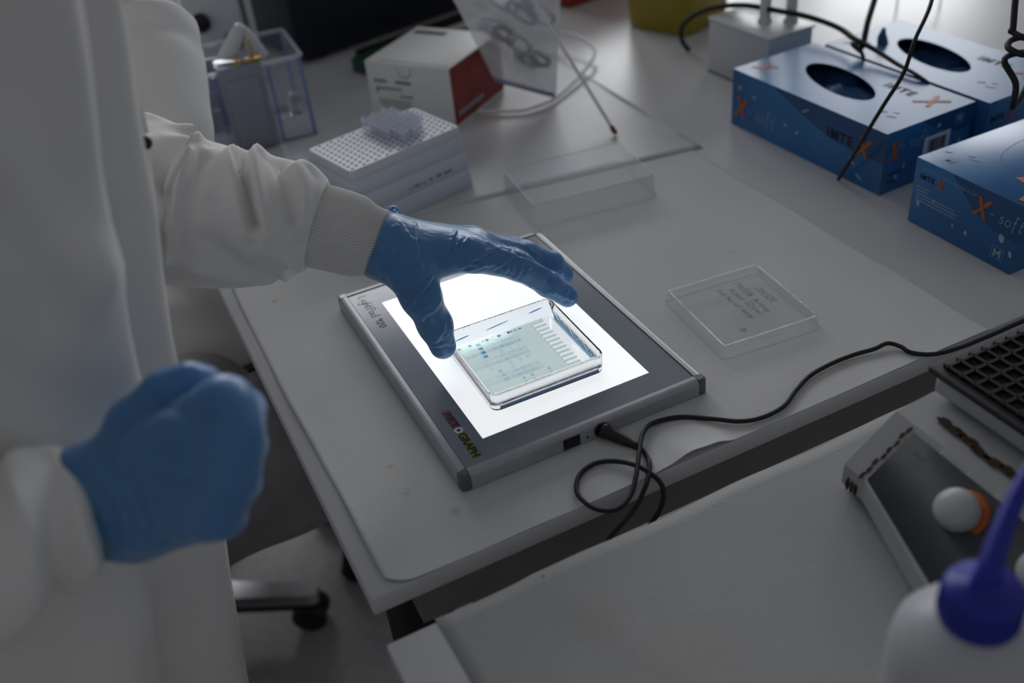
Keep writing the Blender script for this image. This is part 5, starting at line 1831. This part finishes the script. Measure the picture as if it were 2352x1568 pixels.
bones = [(-.44, .26, .58, .105, -.44, .42, .58, .105, .05), (-.44, .30, .60, .10, -.40, .18, .74, .10, .05)]
bones += leg([(-.42, .29, .585), (-.10, .312, .590), (.12, .32, .590), (.17, .32, .55), (.15, .32, .30), (.12, .32, .10)], (.098, .082, .074, .070, .056, .048))
bones += leg([(-.42, .40, .585), (-.24, .425, .592), (-.165, .432, .580), (-.155, .432, .53), (-.30, .42, .30), (-.38, .41, .10)], (.095, .074, .068, .066, .055, .048))
obj('trousers', sdf_mesh('trousers', bones, .04, .009), MATS['trouser_grey'], pe1, True)
for x, y in ((.135, .32), (-.38, .42)):
    sh = MB().loft([[(x + .03 + a * 1.0 * w_, y + b * w_, z) for a, b in [(.125 * math.cos(t), .046 * math.sin(t)) for t in [k * 2 * math.pi / 20 for k in range(20)]]] for z, w_ in ((0, .96), (.012, 1), (.045, .92), (.075, .62), (.10, .42))])
    obj('shoe', sh, MATS['chair_black'], pe1, True)

stl = thing('stool', 'tall black stool carrying the person who reaches over the light box', 'stool', (-.53, .30, 0))
obj('seat', MB().lathe([(.17, .43), (.19, .44), (.19, .465), (.16, .478)], seg=40), MATS['chair_black'], stl)
obj('column', MB().lathe([(.03, .05), (.03, .43)], seg=20), MATS['steel'], stl)
for k in range(5):
    a = math.radians(100 + 72 * k)
    lg = obj('leg', MB().tube([(0, 0, .085), (0.18 * math.cos(a), 0.18 * math.sin(a), .06)], [.022, .014], 10), MATS['chair_black'], stl)
    obj('castor', MB().lathe([(.022, -.012), (.025, -.008), (.025, .008), (.022, .012)], (.18 * math.cos(a), .18 * math.sin(a), .025), (-math.sin(a), math.cos(a), 0), 16), MATS['black_plastic'], lg)

# ================================================================== second person, further along the bench
pe2 = thing('person', 'person in a white lab coat seated on a black office chair with one forearm raised', 'person', (-.36, .68, 0))
SL3 = [(-.345, .66, 1.13), (-.320, .60, 1.02), (-.245, .535, .915), (-.165, .500, .858), (-.118, .492, .858), (-.1030, .502, .8850), (-.0940, .5274, .9103), (-.0815, .5666, .9421), (-.0745, .5930, .9625), (-.0722, .6020, .9690)]
SR3 = [.074, .068, .062, .056, .052, .051, .0500, .0490, .0465, .0345]


def sf3(s, th):
    return .0045 * math.exp(-((s - .80 - .02 * math.cos(th)) / .03) ** 2) * math.cos(th * 1.5) - .005 * math.exp(-((s - .93) / .012) ** 2) * max(0, math.cos(th - .5)) + .003 * math.exp(-((s - .96) / .012) ** 2) + .0015 * noise.noise(Vector((s * 12, math.cos(th) * 2, math.sin(th) * 2 + 4)))


mb, _ = tube_surface(SL3, SR3, 72, 1, (-1, .2, .1), sf3, 10)
obj('coat_sleeve', mb, MATS['coat_cotton'], pe2, True)
mb, _ = tube_surface([(-.0735, .5980, .9660), (-.0690, .6170, .9800), (-.0610, .6480, 1.005), (-.0570, .660, 1.016)], [.0330, .0328, .0322, .0318], 360, 1, (-1, .2, .1), lambda s, th: .0006 * math.cos(72 * th), 6, 1.0, (False, True))
obj('knitted_cuff', mb, MATS['cuff_knit'], pe2, True)
hb = Vector((-.0570, .660, 1.016)); hd = Vector((.16, .72, .62)).normalized(); hs = Vector((-.95, .2, 0)).normalized()
bones = [(*(hb - hd * .01), .026, *(hb + hd * .02), .026, .012)]
for k in range(4):
    a0 = hb + hd * .02 + hs * (.018 - .012 * k)
    a1 = hb + hd * .090 + hs * (.030 - .020 * k)
    a2 = a1 + hd * .026 + Vector((0, -.022, .004))
    a3 = a2 + Vector((0, -.024, -.012)) - hd * .008
    bones.append((*a0, .017, *a1, .0135, .012))
    bones += chain([a1, a2, a3], (.0130, .0112, .0098), .005)
t0, t1, t2 = hb + hd * .02 + hs * .024, hb + hd * .055 + hs * .046, hb + hd * .088 + hs * .050
bones += chain([t0, t1, t2], (.018, .014, .011), .008)
obj('glove', sdf_mesh('glove', bones, .009, .0028), MATS['glove_nitrile'], pe2, True)
# coat body, lap and thighs
cr = []
for z, x, a, b in ((.50, -.40, .17, .22), (.62, -.41, .155, .20), (.80, -.41, .135, .185), (1.0, -.40, .135, .195), (1.15, -.39, .13, .205), (1.24, -.39, .10, .16), (1.30, -.39, .06, .07)):
    cr.append([Vector((x + a * math.cos(t) * (1 + .02 * math.sin(9 * t)), .72 + b * math.sin(t) * (1 + .02 * math.sin(7 * t)), z)) for t in [k * 2 * math.pi / 64 for k in range(64)]])
obj('lab_coat', MB().loft(cr), MATS['coat_cotton'], pe2, True)
# lap: coat lying over the thighs, hem falling towards the bench end
v, f = [], []
gn, gm_ = 60, 44
for j in range(gm_ + 1):
    for i in range(gn + 1):
        s, t = i / gn, j / gm_
        x = -.40 + .385 * s
        a = -1.35 + 2.05 * t
        r = .105 + .010 * math.sin(s * 19 + t * 4) * s + .008 * noise.noise(Vector((s * 7, t * 6, 2)))
        v.append((x + .02 * math.sin(t * 9) * s, .690 + (r + .065) * math.sin(a) * (1 if a < 0 else 1.2), .562 + r * math.cos(a) * (1 if abs(a) < 1.57 else 1.0) - .02 * s))
for j in range(gm_):
    for i in range(gn):
        q = j * (gn + 1) + i
        f.append((q, q + 1, q + gn + 2, q + gn + 1))
obj('coat_skirt', mesh_from('coat_skirt', v, f, True), MATS['coat_cotton'], pe2, True)
bones = chain([(-.36, .67, .555), (-.02, .66, .555), (.08, .66, .50), (.06, .66, .28), (.04, .66, .10)], (.088, .074, .066, .055, .046), .03) + chain([(-.36, .80, .555), (-.02, .82, .555), (.08, .82, .50), (.06, .82, .28), (.04, .82, .10)], (.088, .074, .066, .055, .046), .03)
obj('trousers', sdf_mesh('trousers', bones, .04, .011), MATS['trouser_grey'], pe2, True)
for y in (.66, .82):
    obj('shoe', MB().loft([[(.085 + a * w_, y + b * w_, z) for a, b in [(.12 * math.cos(t), .045 * math.sin(t)) for t in [k * 2 * math.pi / 20 for k in range(20)]]] for z, w_ in ((0, .96), (.012, 1), (.045, .92), (.075, .62), (.10, .42))]), MATS['chair_black'], pe2, True)

ch_ = thing('office_chair', 'black office chair with a chrome star base and castors beside the bench', 'chair', (-.347, .724, 0))
obj('seat', MB().box(-.24, .315, -.25, .25, .40, .462, .03, 3), MATS['chair_black'], ch_)  # black seat lengthened so the shaded floor beside the bench reads black
obj('backrest', MB().box(-.33, -.27, -.20, .20, .58, .98, .025, 3), MATS['chair_black'], ch_)
obj('back_bracket', MB().tube([(-.15, 0, .39), (-.30, 0, .40), (-.335, 0, .50), (-.335, 0, .62)], .016, 10, 5), MATS['chair_black'], ch_)
obj('gas_column', MB().lathe([(.028, .07), (.028, .25), (.02, .26), (.02, .40)], seg=20), MATS['chair_black'], ch_)
for k in range(5):
    a = math.radians(-27 + 72 * k)
    ca2, sa2 = math.cos(a), math.sin(a)
    lg = MB()
    nrm2 = Vector((-sa2, ca2, 0))
    prof = [(-.020, .058), (-.016, .076), (.016, .076), (.020, .058)]
    rr2 = []
    for t, sc in ((.03, 1.25), (.16, 1.1), (.285, .85), (.295, .6)):
        rr2.append([Vector((ca2 * t, sa2 * t, 0)) + nrm2 * (p[0] * sc) + Vector((0, 0, p[1] + (1 - t / .3) * .02)) for p in prof])
    lg.loft(rr2, sm=False)
    lo = obj('leg', lg, MATS['steel'], ch_)
    obj('leg_underside', MB().loft([[q - Vector((0, 0, .016)) if i in (1, 2) else q - Vector((0, 0, .012)) for i, q in enumerate(r)] for r in rr2], sm=False), MATS['black_plastic'], lo)
    cs = MB()
    for sgn in (-1, 1):
        cs.lathe([(.008, 0), (.026, .001), (.028, .006), (.028, .016), (.024, .019)], Vector((ca2 * .275, sa2 * .275, .028)) + nrm2 * sgn * .004, nrm2 * sgn, 20)
    cs.box(ca2 * .275 - .012, ca2 * .275 + .012, sa2 * .275 - .012, sa2 * .275 + .012, .035, .064, .003)
    obj('castor', cs, MATS['black_plastic'], lo)
